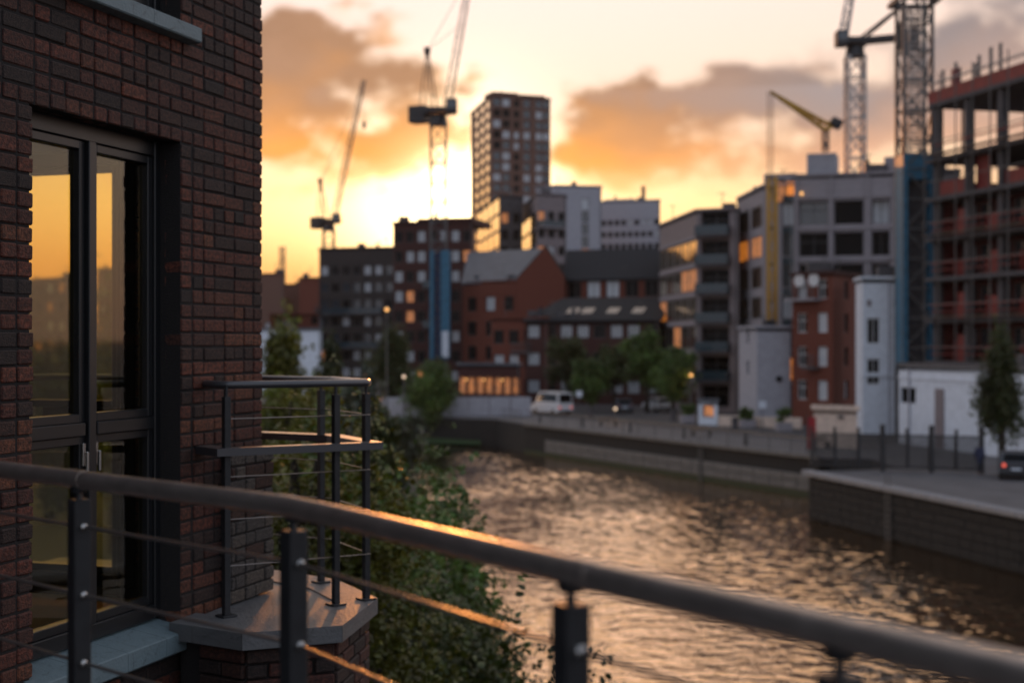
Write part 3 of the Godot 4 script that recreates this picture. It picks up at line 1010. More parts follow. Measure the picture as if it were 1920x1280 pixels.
func far_city() -> void:
	var W := func(n: int, rows: int, d := {}) -> Dictionary:
		var s := {"n": n, "rows": rows}
		s.merge(d)
		return s
	var b: Dictionary
	# the tower at the centre of the skyline
	b = building("tower_block", "tall brown brick tower block standing alone against the sunset", [G(883, 430), G(921, 398), G(1032, 404)], 17.0, QUAY, H(180, 400), M.brick_brown,
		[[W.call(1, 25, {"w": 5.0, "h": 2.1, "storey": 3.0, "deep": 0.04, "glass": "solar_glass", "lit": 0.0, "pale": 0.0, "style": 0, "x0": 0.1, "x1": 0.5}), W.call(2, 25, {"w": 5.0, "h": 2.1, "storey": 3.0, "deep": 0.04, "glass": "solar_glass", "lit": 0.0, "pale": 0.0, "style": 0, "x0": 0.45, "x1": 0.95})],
		[W.call(2, 25, {"w": 2.2, "h": 2.2, "storey": 3.0, "x0": 0.02, "x1": 0.33, "glass": "glass_blue", "glass2": "glass_dark", "pale": 0.25, "lit": 0.01}), W.call(1, 25, {"w": 1.6, "h": 2.0, "storey": 3.0, "x0": 0.33, "x1": 0.52, "pale": 0.1, "lit": 0.01}), W.call(1, 25, {"w": 2.0, "h": 2.2, "storey": 3.0, "x0": 0.52, "x1": 0.68, "glass": "glass_blue", "pale": 0.15, "lit": 0.01}), W.call(2, 25, {"w": 2.0, "h": 2.2, "storey": 3.0, "x0": 0.74, "x1": 1.0, "glass": "glass_blue", "pale": 0.3, "lit": 0.01})]], "tower")
	fbox(b, "plant_room", 1, 1.0, 9.0, H(182, 400), H(171, 400), -9.0, -2.0, M.brick_brown)
	fbox(b, "roof_screen", 1, 9.0, 16.4, H(182, 400), H(175, 400), -12.0, -0.5, M.brick_brown)
	# pale offices right of it
	b = building("office_block", "pale grey office block with bands of small windows, right of the tall tower", [G(1126, 345), G(1238, 340)], 16.0, QUAY, H(374, 340), M.render_grey,
		[W.call(9, 13, {"w": 1.15, "h": 1.3, "storey": 2.85, "sill": 1.1, "base": 0.2, "pale": 0.15, "lit": 0.02, "style": 0})], "offices")
	fbox(b, "chimney", 0, 9.4, 10.2, H(376, 342), H(346, 342), -4.0, -3.2, M.black_paint)
	fbox(b, "plant_room", 0, 0.6, 8.0, H(376, 342), H(371, 342), -9.0, -1.0, M.render_grey)
	b = building("office_block", "taller grey office slab with two dark vertical window strips beside the tower", [G(1004, 322), G(1040, 316), G(1128, 318)], 14.0, QUAY, H(347, 316), M.render_grey,
		[null, [W.call(1, 14, {"w": 1.7, "h": 2.5, "storey": 2.8, "sill": 0.2, "base": 0.3, "x0": 0.0, "x1": 0.3, "pale": 0.05, "style": 0}), W.call(1, 14, {"w": 1.7, "h": 2.5, "storey": 2.8, "sill": 0.2, "base": 0.3, "x0": 0.5, "x1": 0.8, "glass": "glass_blue", "pale": 0.05, "style": 0})]], "offices")
	# stepped block whose glazed flanks mirror the sunset
	b = building("glazed_block", "grey flats with a tall glazed flank glowing orange, left of the pale offices", [G(896, 285), G(936, 252), G(980, 254)], 12.0, QUAY, H(366, 252), M.concrete_dark,
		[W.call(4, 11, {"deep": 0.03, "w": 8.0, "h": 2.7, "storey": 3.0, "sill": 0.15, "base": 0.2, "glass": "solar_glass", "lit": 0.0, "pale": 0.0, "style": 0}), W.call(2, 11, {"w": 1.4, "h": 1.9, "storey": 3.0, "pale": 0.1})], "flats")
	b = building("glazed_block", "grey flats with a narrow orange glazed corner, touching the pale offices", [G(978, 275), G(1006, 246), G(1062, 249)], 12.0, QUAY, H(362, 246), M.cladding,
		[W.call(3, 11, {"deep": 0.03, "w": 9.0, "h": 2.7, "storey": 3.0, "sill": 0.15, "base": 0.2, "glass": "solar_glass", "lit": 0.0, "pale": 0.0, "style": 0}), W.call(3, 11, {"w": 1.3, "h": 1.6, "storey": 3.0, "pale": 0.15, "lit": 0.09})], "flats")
	for k in [3, 6, 9]: balcony(b, 1, 0.4, 5.0, QUAY + 3.0 * k + 0.4, 1.2, M.concrete, M.balcony_glass)
	# dark flats and brick flats at the left of the skyline
	b = building("dark_flats", "long dark grey block of flats with a flat roof, below the small left crane", [G(598, 249), G(740, 245)], 18.0, QUAY, H(463, 245), M.brick_dark,
		[W.call(7, 8, {"w": 1.35, "h": 1.7, "storey": 2.95, "base": 0.4, "pale": 0.24, "lit": 0.10, "glass": "glass_blue", "glass2": "glass_dark"})], "flats")
	for k in [2, 4]: balcony(b, 0, 1.0, 12.0, QUAY + 2.95 * k + 0.5, 1.1, M.concrete_dark, M.balcony_glass)
	b = building("brick_flats", "red brick block of flats stepping up behind the blue crane mast", [G(737, 215), G(886, 212)], 20.0, QUAY, H(416, 214), M.brick_deep,
		[W.call(7, 8, {"w": 1.25, "h": 1.75, "storey": 3.0, "base": 0.5, "pale": 0.3, "lit": 0.05, "style": 1})], "flats")
	fbox(b, "upper_storey", 0, 3.6, 12.2, H(418, 212), H(404, 210), -12.0, -0.6, M.brick_deep)
	for k in [3, 5]: balcony(b, 0, 5.0, 8.6, QUAY + 3.0 * k + 0.6, 1.1, M.concrete_dark, M.balcony_glass)
	# low roofs far upstream, left
	var low := [["terrace_house", "low grey gabled house far upstream, leftmost by the brick corner", 470, 532, 512, 330, "brick_brown"], ["terrace_house", "small brown house far upstream under the thin distant mast", 528, 566, 532, 345, "brick_brown"], ["terrace_house", "squat red brick house just left of the dark flats", 560, 602, 520, 320, "brick_red"], ["warehouse", "low red brick range with a lit window behind the white shed", 505, 606, 588, 250, "brick_red"]]
	for l in low:
		b = building(l[0], l[1], [G(l[2], l[5] + 4), G(l[3], l[5])], 12.0, QUAY, H(l[4], l[5]), M[l[6]], [W.call(3, 4, {"w": 1.3, "h": 1.4, "pale": 0.3, "lit": 0.15})], "house" if l[0] == "terrace_house" else "warehouse")
	b = building("white_shed", "long low white shed among the trees at the left bank", [G(488, 205), G(603, 200)], 10.0, BANK, H(616, 202), M.render_white, [W.call(2, 1, {"w": 2.0, "h": 1.6, "sill": 2.0, "pale": 0.0, "x0": 0.3, "x1": 0.7})], "shed", {"trim": M.zinc})
	# seen through the window of the brick building
	building("riverside_flats", "block of flats upstream seen through the window, left of the mullion", [G(40, 230), G(170, 215)], 16.0, BANK, H(520, 220), M.brick_dark, [W.call(6, 8, {"pale": 0.25, "lit": 0.25})], "flats")
	building("riverside_flats", "lower block of flats seen through the window, right of the mullion", [G(180, 240), G(420, 225)], 16.0, BANK, H(498, 230), M.brick_brown, [W.call(9, 8, {"pale": 0.2, "lit": 0.18})], "flats")

func gable_roof(called: String, st: SurfaceTool, a: Vector2, b: Vector2, back: Vector2, y0: float, y1: float, over := 0.3) -> void:
	# a pitched roof over the rectangle a, b, b + back, a + back, its ridge along a-b
	var u := (b - a).normalized() * over
	var w := back.normalized() * over
	var r0 := a + back / 2 - u
	var r1 := b + back / 2 + u
	var drop := (y1 - y0) * over / (back.length() / 2)
	for t in [0.0, -0.25]:
		quad(st, V(a - u - w, y0 - drop + t), V(b + u - w, y0 - drop + t), V(r1, y1 + t), V(r0, y1 + t), Vector3.UP)
		quad(st, V(a - u + back + w, y0 - drop + t), V(b + u + back + w, y0 - drop + t), V(r1, y1 + t), V(r0, y1 + t), Vector3.UP)
	for s in [[a - u - w, b + u - w, y0 - drop], [a - u + back + w, b + u + back + w, y0 - drop]]:
		quad(st, V(s[0], s[2]), V(s[1], s[2]), V(s[1], s[2] - 0.25), V(s[0], s[2] - 0.25), V(-back, 0))

func red_warehouse() -> void:
	var W := func(n: int, rows: int, d := {}) -> Dictionary:
		var s := {"n": n, "rows": rows}
		s.merge(d)
		return s
	var p0 := G(868, 200)
	var p1 := G(972, 193)
	var p2 := G(1060, 190)
	var p3 := G(1240, 184)
	# right wing
	var eave := H(520, 187)
	var b := building("red_warehouse", "red brick warehouse with slate roofs and a tall blank gable facing the river", [p0, p1, p2, p3], 15.0, QUAY, eave, M.brick_red,
		[[W.call(3, 6, {"w": 1.7, "h": 2.0, "storey": 3.4, "base": 0.6, "pale": 0.02, "lit": 0.0, "style": 1})], null,
		[W.call(5, 5, {"w": 1.9, "h": 2.2, "storey": 3.2, "base": -0.4, "sill": 0.9, "first": 4, "pale": 0.1, "lit": 0.0, "style": 1})]], "warehouse", {"parapet": false, "back": Vector2(0.1, 0.995)})
	var back := Vector2(0.1, 0.995) * 15.0
	var st := mb()
	gable_roof("roof", st, p2, p3, back, eave, H(466, 194))
	obj("roof", st, M.slate, b.root).position = b.off
	st = mb()
	gable_roof("roof", st, p0, p1.lerp(p2, 0.5), back, eave, H(466, 200))
	obj("roof", st, M.zinc, b.root).position = b.off
	# the gable stands 1.6 m forward of both wings
	var n := -back.normalized() * 1.6
	var u := (p2 - p1)
	var ga := p1 + n
	var gb := p2 + n
	var apex := p1.lerp(p2, 0.60) + n
	st = mb()
	var ye := H(519, 190)
	var ya := H(462, 190)
	for q in [[0.0, Vector3(0, 0, 1)], [6.0, Vector3(0, 0, -1)]]:
		var d: Vector2 = back.normalized() * q[0]
		quad(st, V(ga + d, QUAY), V(gb + d, QUAY), V(gb + d, ye), V(ga + d, ye), q[1])
		tri(st, V(ga + d, ye), V(gb + d, ye), V(apex + d, ya), q[1])
	var dd := back.normalized() * 6.0
	quad(st, V(ga, QUAY), V(ga + dd, QUAY), V(ga + dd, ye), V(ga, ye), Vector3.LEFT)
	quad(st, V(gb, QUAY), V(gb + dd, QUAY), V(gb + dd, ye), V(gb, ye), Vector3.RIGHT)
	obj("gable", st, M.brick_red, b.root).position = b.off
	st = mb()
	for e in [ga - u * 0.03, gb + u * 0.03]:
		var yy: float = ye - 0.15
		quad(st, V(e, yy), V(apex, ya + 0.12), V(apex + dd, ya + 0.12), V(e + dd, yy), Vector3.UP)
		quad(st, V(e, yy - 0.2), V(apex, ya - 0.08), V(apex, ya + 0.12), V(e, yy), Vector3(0, 0, 1))
	obj("gable_roof", st, M.slate, b.root).position = b.off
	# lean-to front range with roof lights
	var f0 := G(985, 172)
	var f1 := G(1236, 167)
	var lb := building("front_range", "low dark range with lean-to slate roof and roof lights before the red warehouse", [f0, f1], 9.0, QUAY, H(602, 170), M.brick_deep,
		[W.call(8, 3, {"w": 1.5, "h": 1.6, "storey": 3.3, "base": 0.4, "pale": 0.5, "lit": 0.0, "style": 3, "frame": "window_frame"})], "range", {"parapet": false})
	st = mb()
	var un := (f1 - f0).normalized()
	var bn := Vector2(-un.y, un.x) * 9.0
	var ov := Vector2(un.y, -un.x) * 0.4
	var h0 := H(600, 170)
	var h1 := H(558, 178)
	for t in [0.0, -0.2]: quad(st, V(f0 + ov - un * 0.3, h0 + t), V(f1 + ov + un * 0.3, h0 + t), V(f1 + bn + un * 0.3, h1 + t), V(f0 + bn + un * 2.2, h1 + t), Vector3.UP)
	quad(st, V(f0 + ov - un * 0.3, h0), V(f1 + ov + un * 0.3, h0), V(f1 + ov + un * 0.3, h0 - 0.2), V(f0 + ov - un * 0.3, h0 - 0.2), V(ov, 0))
	obj("lean_to_roof", st, M.slate, lb.root).position = lb.off
	var slope := (V(bn, h1 - h0)).normalized()
	var across := Vector3(un.x, 0, -un.y)
	for px in [1063, 1092, 1140, 1188]:
		var t: float = (px - 985.0) / 251.0
		st = mb()
		bevel(st, Vector3.ZERO, Vector3(1.5, 0.12, 2.4), 0.03, Transform3D(Basis(across, slope.cross(across).normalized(), -slope), V(f0.lerp(f1, t) + bn * 0.36, lerpf(h0, h1, 0.38) + 0.05)))
		obj("roof_light", st, M.glass_blue, lb.root).position = lb.off
	# red entrance block at its left, with an arch
	var e0 := G(921, 176)
	var e1 := G(1028, 171)
	var eb := building("entrance_block", "three-storey red brick entrance block with square windows beside the lit cafe", [e0, e1], 8.0, QUAY, H(596, 174), M.brick_red,
		[W.call(3, 3, {"w": 1.5, "h": 1.7, "storey": 3.0, "base": 0.3, "pale": 0.1, "lit": 0.0, "style": 1, "x1": 0.8})], "building")
	balcony(eb, 0, 3.5, 6.5, QUAY + 6.3, 0.8, M.concrete_dark, M.window_frame, true)
	# single-storey cafe with warm windows
	var cb := building("cafe", "single-storey cafe with glowing amber windows at the end of the quay", [G(858, 160), G(976, 157)], 7.0, QUAY, H(684, 158), M.brick_deep,
		[W.call(7, 1, {"w": 0.85, "h": 1.95, "base": 0.1, "sill": 1.5, "lit": 1.0, "pale": 0.0, "style": 1})], "cafe", {"trim": M.zinc, "clutter": 0})
	for s in [1.2, 3.4, 5.6]:
		st = mb()
		ball(st, cb.edges[0].o + cb.edges[0].u * s + Vector3.UP * (H(712, 158)) + cb.edges[0].n * 0.35, 0.11, 5)
		obj("wall_lamp", st, M.lamp_glow, cb.root)

func right_bank() -> void:
	var W := func(n: int, rows: int, d := {}) -> Dictionary:
		var s := {"n": n, "rows": rows}
		s.merge(d)
		return s
	# apartments with the sunset in their left flank
	var b := building("apartment_block", "brown apartment block with stacked balconies and a left flank of glowing windows", [G(1238, 172), G(1307, 152), G(1386, 150)], 16.0, QUAY, H(392, 151), M.cladding,
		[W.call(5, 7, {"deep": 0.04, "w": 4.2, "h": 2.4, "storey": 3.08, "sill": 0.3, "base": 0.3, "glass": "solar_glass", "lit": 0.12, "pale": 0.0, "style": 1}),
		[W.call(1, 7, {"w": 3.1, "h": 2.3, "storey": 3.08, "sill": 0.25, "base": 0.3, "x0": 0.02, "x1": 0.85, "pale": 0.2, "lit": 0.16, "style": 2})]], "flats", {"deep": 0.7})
	for k in range(1, 7): balcony(b, 1, 0.15, 3.7, QUAY + 3.08 * k + 0.32, 1.2, M.concrete_dark, M.balcony_glass)
	for k in range(1, 7): fbox(b, "floor_band", 0, 0.0, b.edges[0].l, QUAY + 3.08 * k + 0.05, QUAY + 3.08 * k + 0.35, 0.0, 0.12, M.concrete)
	# main concrete-framed block: left wing
	b = building("framed_apartments", "tall grey stepped wing of the concrete apartments behind the yellow mast", [G(1384, 156), G(1432, 143), G(1492, 142)], 14.0, QUAY, H(348, 143), M.concrete,
		[W.call(2, 8, {"deep": 0.04, "w": 5.0, "h": 2.2, "storey": 3.1, "sill": 0.35, "base": 0.2, "pale": 0.0, "lit": 0.05, "glass": "solar_glass", "style": 1}),
		[W.call(1, 8, {"w": 1.6, "h": 2.3, "storey": 3.1, "sill": 0.3, "base": 0.2, "x0": 0.55, "x1": 1.0, "pale": 0.15, "lit": 0.12, "glass": "glass_blue", "glass2": "glass_dark", "style": 1})]], "flats")
	fbox(b, "upper_storey", 1, 0.0, 3.2, H(350, 143), H(326, 143), -9.0, -0.2, M.concrete)
	for q in 2: add_window(b.root, b.edges[1].o + b.edges[1].u * (1.75 + q * 0.95) + Vector3.UP * H(361, 143) + b.edges[1].n * 0.06, b.edges[1].u, b.edges[1].n, 0.9, 2.1, 1, M.lit_or_sunset_window if q == 0 else M.painted_sunset, M.window_frame)  # added panes; their glow paints a sunset reflection, no lit room
	for k in range(2, 8): fbox(b, "spandrel", 1, 1.9, 3.1, QUAY + 3.1 * k - 0.35, QUAY + 3.1 * k + 0.4, 0.0, 0.10, M.balcony_glass)
	# front
	b = building("framed_apartments", "broad grey concrete-framed apartments with deep square openings, under the yellow crane", [G(1490, 141), G(1692, 138)], 16.0, QUAY, H(326, 139.5), M.concrete,
		[[W.call(1, 8, {"w": 3.0, "h": 2.35, "storey": 3.1, "sill": 0.4, "base": 0.0, "x0": 0.03, "x1": 0.33, "pale": 0.15, "lit": 0.05, "glass": "glass_blue", "glass2": "glass_dark", "style": 2}),
		W.call(1, 8, {"w": 3.0, "h": 2.35, "storey": 3.1, "sill": 0.4, "base": 0.0, "x0": 0.36, "x1": 0.66, "pale": 0.0, "lit": 0.0, "style": 0}),
		W.call(1, 8, {"w": 1.7, "h": 2.35, "storey": 3.1, "sill": 0.4, "base": 0.0, "x0": 0.70, "x1": 0.91, "pale": 0.15, "lit": 0.04, "style": 1})]], "flats", {"deep": 0.9})
	for x in [0.15, 3.55, 7.1, 9.6]: fbox(b, "pier", 0, x - 0.14, x + 0.14, QUAY, H(330, 139), 0.0, 0.22, M.concrete)
	for k in range(1, 8): fbox(b, "floor_band", 0, 0.0, b.edges[0].l, QUAY + 3.1 * k - 0.1, QUAY + 3.1 * k + 0.18, 0.0, 0.16, M.concrete)
	fbox(b, "lift_tower", 0, 1.1, 3.95, H(328, 139), H(281, 139), -5.0, -1.2, M.render_grey)
	fbox(b, "roof_store", 0, 8.6, 10.6, H(328, 139), H(294, 139), -6.0, -0.6, M.concrete)
	var e: Dictionary = b.edges[0]
	var st := mb()
	ball(st, e.o + e.u * 0.75 + Vector3.UP * H(360, 139) + e.n * 0.4, 0.16, 5)
	obj("wall_lamp", st, M.lamp_glow, b.root)
	building("rear_block", "dark rear block seen through the nearest crane mast", [G(1688, 152), G(1800, 150)], 12.0, QUAY, H(318, 150), M.concrete_dark, [W.call(4, 8, {"pale": 0.1, "lit": 0.02, "glass": "glass_blue", "glass2": "glass_dark"})], "flats")
	# tall grey box in front
	b = building("grey_kiosk_tower", "plain pale grey rendered box with one small window, below the yellow mast", [G(1386, 137), G(1420, 131), G(1483, 131)], 7.0, QUAY, H(613, 131), M.render_grey,
		[W.call(1, 3, {"w": 0.8, "h": 1.3, "storey": 2.9, "first": 1, "pale": 1.0, "lit": 0.0, "style": 0}), null], "building")
	st = mb()
	tube(st, [b.edges[1].o + b.edges[1].u * 2.0 + Vector3.UP * H(710, 131), b.edges[1].o + b.edges[1].u * 2.0 + Vector3.UP * H(710, 131) + b.edges[1].n * 0.15], 0.28, 12)
	obj("porthole", st, M.glass_dark, b.root)
	# red brick house
	b = building("brick_house", "narrow red brick corner house with arched top windows and a roof terrace", [G(1486, 129), G(1562, 125), G(1612, 131)], 9.0, QUAY, H(511, 126), M.brick_red,
		[W.call(2, 4, {"w": 1.15, "h": 1.75, "storey": 3.0, "base": 1.6, "sill": 0.7, "pale": 0.35, "lit": 0.12, "style": 2, "frame": "white_frame"}), W.call(1, 4, {"w": 1.1, "h": 1.7, "storey": 3.0, "base": 1.6, "sill": 0.7, "pale": 0.2, "lit": 0.0, "style": 1})], "house", {"trim": M.brick_deep})
	for x in [0.9, 2.65]:
		st = mb()
		var eo: Dictionary = b.edges[0]
		tube(st, [eo.o + eo.u * x + Vector3.UP * (QUAY + 13.0) - eo.n * 0.05, eo.o + eo.u * x + Vector3.UP * (QUAY + 13.0) + eo.n * 0.06], 0.62, 14)
		obj("window_arch", st, M.white_frame, b.root)
	balcony(b, 0, 0.0, 3.5, QUAY + 11.35, 1.0, M.concrete, M.window_frame, true)
	balcony(b, 0, 1.9, 3.4, QUAY + 5.25, 0.9, M.concrete_dark, M.window_frame, true)
	# white tower and its low white annexe
	b = building("white_tower_house", "tall narrow white rendered tower house beside the blue crane mast", [G(1605, 119), G(1618, 115), G(1684, 115)], 8.0, QUAY, H(521, 115), M.render_white,
		[null, [W.call(1, 4, {"w": 1.05, "h": 2.1, "storey": 3.3, "base": 0.2, "sill": 0.5, "first": 1, "x0": 0.08, "x1": 0.55, "pale": 0.35, "lit": 0.0, "style": 1, "frame": "white_frame"})]], "house", {"trim": M.render_white})
	fbox(b, "downpipe", 1, 2.05, 2.15, QUAY, H(525, 115), 0.0, 0.1, M.render_grey)
	fbox(b, "string_course", 1, 0.0, b.edges[1].l, H(706, 115), H(698, 115), 0.0, 0.1, M.render_white)
	for q in [[0.3, 574], [2.5, 574], [2.55, 745]]: fbox(b, "vent", 1, q[0] + 0.05, q[0] + 0.4, H(q[1], 115), H(q[1] - 12, 115), 0.0, 0.05, M.cladding)
	b = building("white_annexe", "low flat-roofed white building right of the white tower house", [G(1686, 105), G(1935, 89)], 3.0, QUAY, H(684, 103), M.render_white,
		[[W.call(1, 1, {"w": 2.2, "h": 1.15, "sill": 3.0, "base": 0.0, "x0": 0.0, "x1": 0.16, "pale": 0.0, "lit": 0.0, "style": 1}), W.call(1, 1, {"w": 0.9, "h": 1.7, "sill": 0.8, "base": 0.0, "x0": 0.72, "x1": 0.86, "pale": 0.0, "lit": 0.0, "style": 1})]], "building", {"trim": M.zinc})
	fbox(b, "door", 0, 5.15, 6.3, QUAY + 0.05, QUAY + 4.2, -0.02, 0.08, M.cladding)
	fbox(b, "string_course", 0, 0.0, b.edges[0].l, H(712, 100), H(708, 100), 0.0, 0.08, M.render_white)
	fbox(b, "downpipe", 0, 1.55, 1.67, QUAY, H(690, 103), 0.0, 0.12, M.render_grey)

func construction_site() -> void:
	# concrete frame going up on the far right: slabs, columns, red panels, guard rails
	var a := G(1746, 109)
	var c := G(1935, 96.5)
	var u2 := (c - a).normalized()
	var L := a.distance_to(c)
	var n2 := Vector2(u2.y, -u2.x)
	var back := -n2 * 13.0
	var root := thing("unfinished_building", "half-built concrete frame with red panels and guard rails at the right edge", "construction site", V(a.lerp(c, 0.5) + back / 2, QUAY))
	var off := -root.position
	var levels := [H(195, 109), H(300, 109), H(372, 109), H(447, 109), H(521, 109), H(598, 109), H(676, 109)]
	var xf := Transform3D(Basis(Vector3(u2.x, 0, -u2.y), Vector3.UP, Vector3(n2.x, 0, -n2.y)), V(a, 0) + off)
	var slot := func(called: String, u0: float, u1: float, y0: float, y1: float, d0: float, d1: float, m: Material) -> MeshInstance3D:
		var st := mb()
		box(st, Vector3((u0 + u1) / 2, (y0 + y1) / 2, (d0 + d1) / 2), Vector3(u1 - u0, y1 - y0, d1 - d0))
		var o := obj(called, st, m, root)
		o.transform = xf
		return o
	for i in levels.size():
		slot.call("floor_slab", -0.2, L + 3.0, levels[i] - 0.32, levels[i], -13.0, 0.35 if i > 0 else 0.1, M.concrete_dark)
	for i in levels.size():
		var y1: float = levels[i] - 0.32
		var y0: float = levels[i + 1] if i + 1 < levels.size() else QUAY
		for k in 4:
			slot.call("column", k * 4.3, k * 4.3 + 0.55, y0, y1, -0.75, -0.2, M.concrete_dark)
			slot.call("column", k * 4.3, k * 4.3 + 0.45, y0, y1, -12.6, -12.1, M.concrete_dark)
		if i == 0:      # open top floor: the evening sky shows between its props
			slot.call("edge_board", -0.2, L + 3.0, levels[0], levels[0] + 0.9, 0.0, 0.1, M.red_panel)
			for q in [0.9, 2.2, 5.6, 6.6, 9.0]: slot.call("prop", q, q + 0.12, y0, y1, -2.2, -2.08, M.black_paint)
			slot.call("panel", 4.9, 6.4, y0, y1, -6.0, -5.8, M.red_panel)
			slot.call("panel", 9.2, 13.0, y0, y1 - 1.4, -7.0, -6.8, M.red_panel)
			slot.call("guard_rail", 0.5, L, y0 + 1.0, y0 + 1.1, -0.15, -0.07, M.red_panel)
			continue
		if i == 1:
			slot.call("panel", 0.6, 4.25, y0, y0 + 1.2, -0.5, -0.4, M.red_panel)
			slot.call("panel", 4.9, 6.6, y0, y1, -1.0, -0.85, M.red_panel)
			slot.call("panel", 8.9, 13.0, y0, y0 + 1.1, -0.6, -0.45, M.red_panel)
			slot.call("rear_panel", 0.5, L + 3.0, y0, y1, -9.0, -8.8, M.concrete_dark)
			slot.call("end_panel", 0.0, 0.2, y0, y0 + 1.3, -12.0, -0.9, M.red_panel)
			continue
		slot.call("rear_panel", 0.0, L + 3.0, y0, y1, -2.7, -2.5, M.site_red)
		slot.call("end_panel", 0.02, 0.2, y0, y1, -12.8, -0.8, M.site_red)
		rng.seed = 300 + i
		for k in 3:
			var x: float = 0.9 + k * 4.3
			slot.call("panel", x - 0.2, x + 1.5, y0, y0 + 0.9 + rng.randf() * 0.9, -1.6, -1.5, M.red_panel)
			for q in 3: slot.call("prop", x + 0.4 + q * 1.1, x + 0.48 + q * 1.1, y0, y1, -2.0, -1.92, M.black_paint)
			if rng.randf() < 0.8: slot.call("panel", x + 1.9, x + 3.3, y0, y0 + 1.0 + rng.randf(), -0.75, -0.62, M.red_panel)
			var w := 1.3
			add_window(root, xf * Vector3(x + 0.9, (y0 + y1) / 2 + 0.1, -2.42), xf.basis.x, xf.basis.z, w, 1.9, 1, M.curtain if rng.randf() < 0.6 else M.glass_dark, M.window_frame)
			add_window(root, xf * Vector3(x + 2.9, (y0 + y1) / 2 + 0.1, -2.42), xf.basis.x, xf.basis.z, w, 1.9, 1, M.glass_blue, M.window_frame)
		slot.call("guard_rail", 0.4, L + 3.0, y0 + 1.0, y0 + 1.07, 0.2, 0.27, M.red_panel)
		slot.call("guard_rail", 0.4, L + 3.0, y0 + 0.5, y0 + 0.56, 0.2, 0.26, M.red_panel)
	# starter bars and scaffold poles on the roof
	rng.seed = 8
	for x in [0.6, 2.4, 2.9, 5.0, 5.5, 7.0, 8.2]:
		var hh := rng.randf_range(2.0, 3.2)
		for k in 3: slot.call("starter_bar", x + k * 0.16, x + k * 0.16 + 0.06, levels[0], levels[0] + hh, -0.6, -0.54, M.crane_grey)
	# a scaffold against the frame
	for x in [0.9, 3.0, 5.2, 7.4, 9.6, 11.8]: slot.call("scaffold_tube", x, x + 0.07, QUAY, levels[0] + 1.8, 1.05, 1.12, M.crane_grey)
	for i in 7:
		var yy: float = levels[i] + 0.1
		slot.call("scaffold_tube", 0.5, L + 3.0, yy + 0.95, yy + 1.01, 1.0, 1.06, M.crane_grey)
		if i % 2 == 1: slot.call("scaffold_board", 0.6, L + 3.0, yy, yy + 0.06, 0.5, 1.1, M.boards)
	slot.call("formwork_column", 2.55, 3.1, levels[0], levels[0] + 2.2, -0.7, -0.2, M.red_panel)
	slot.call("scaffold_tube", 0.0, L, levels[0] + 1.55, levels[0] + 1.62, -0.1, -0.03, M.crane_pale)


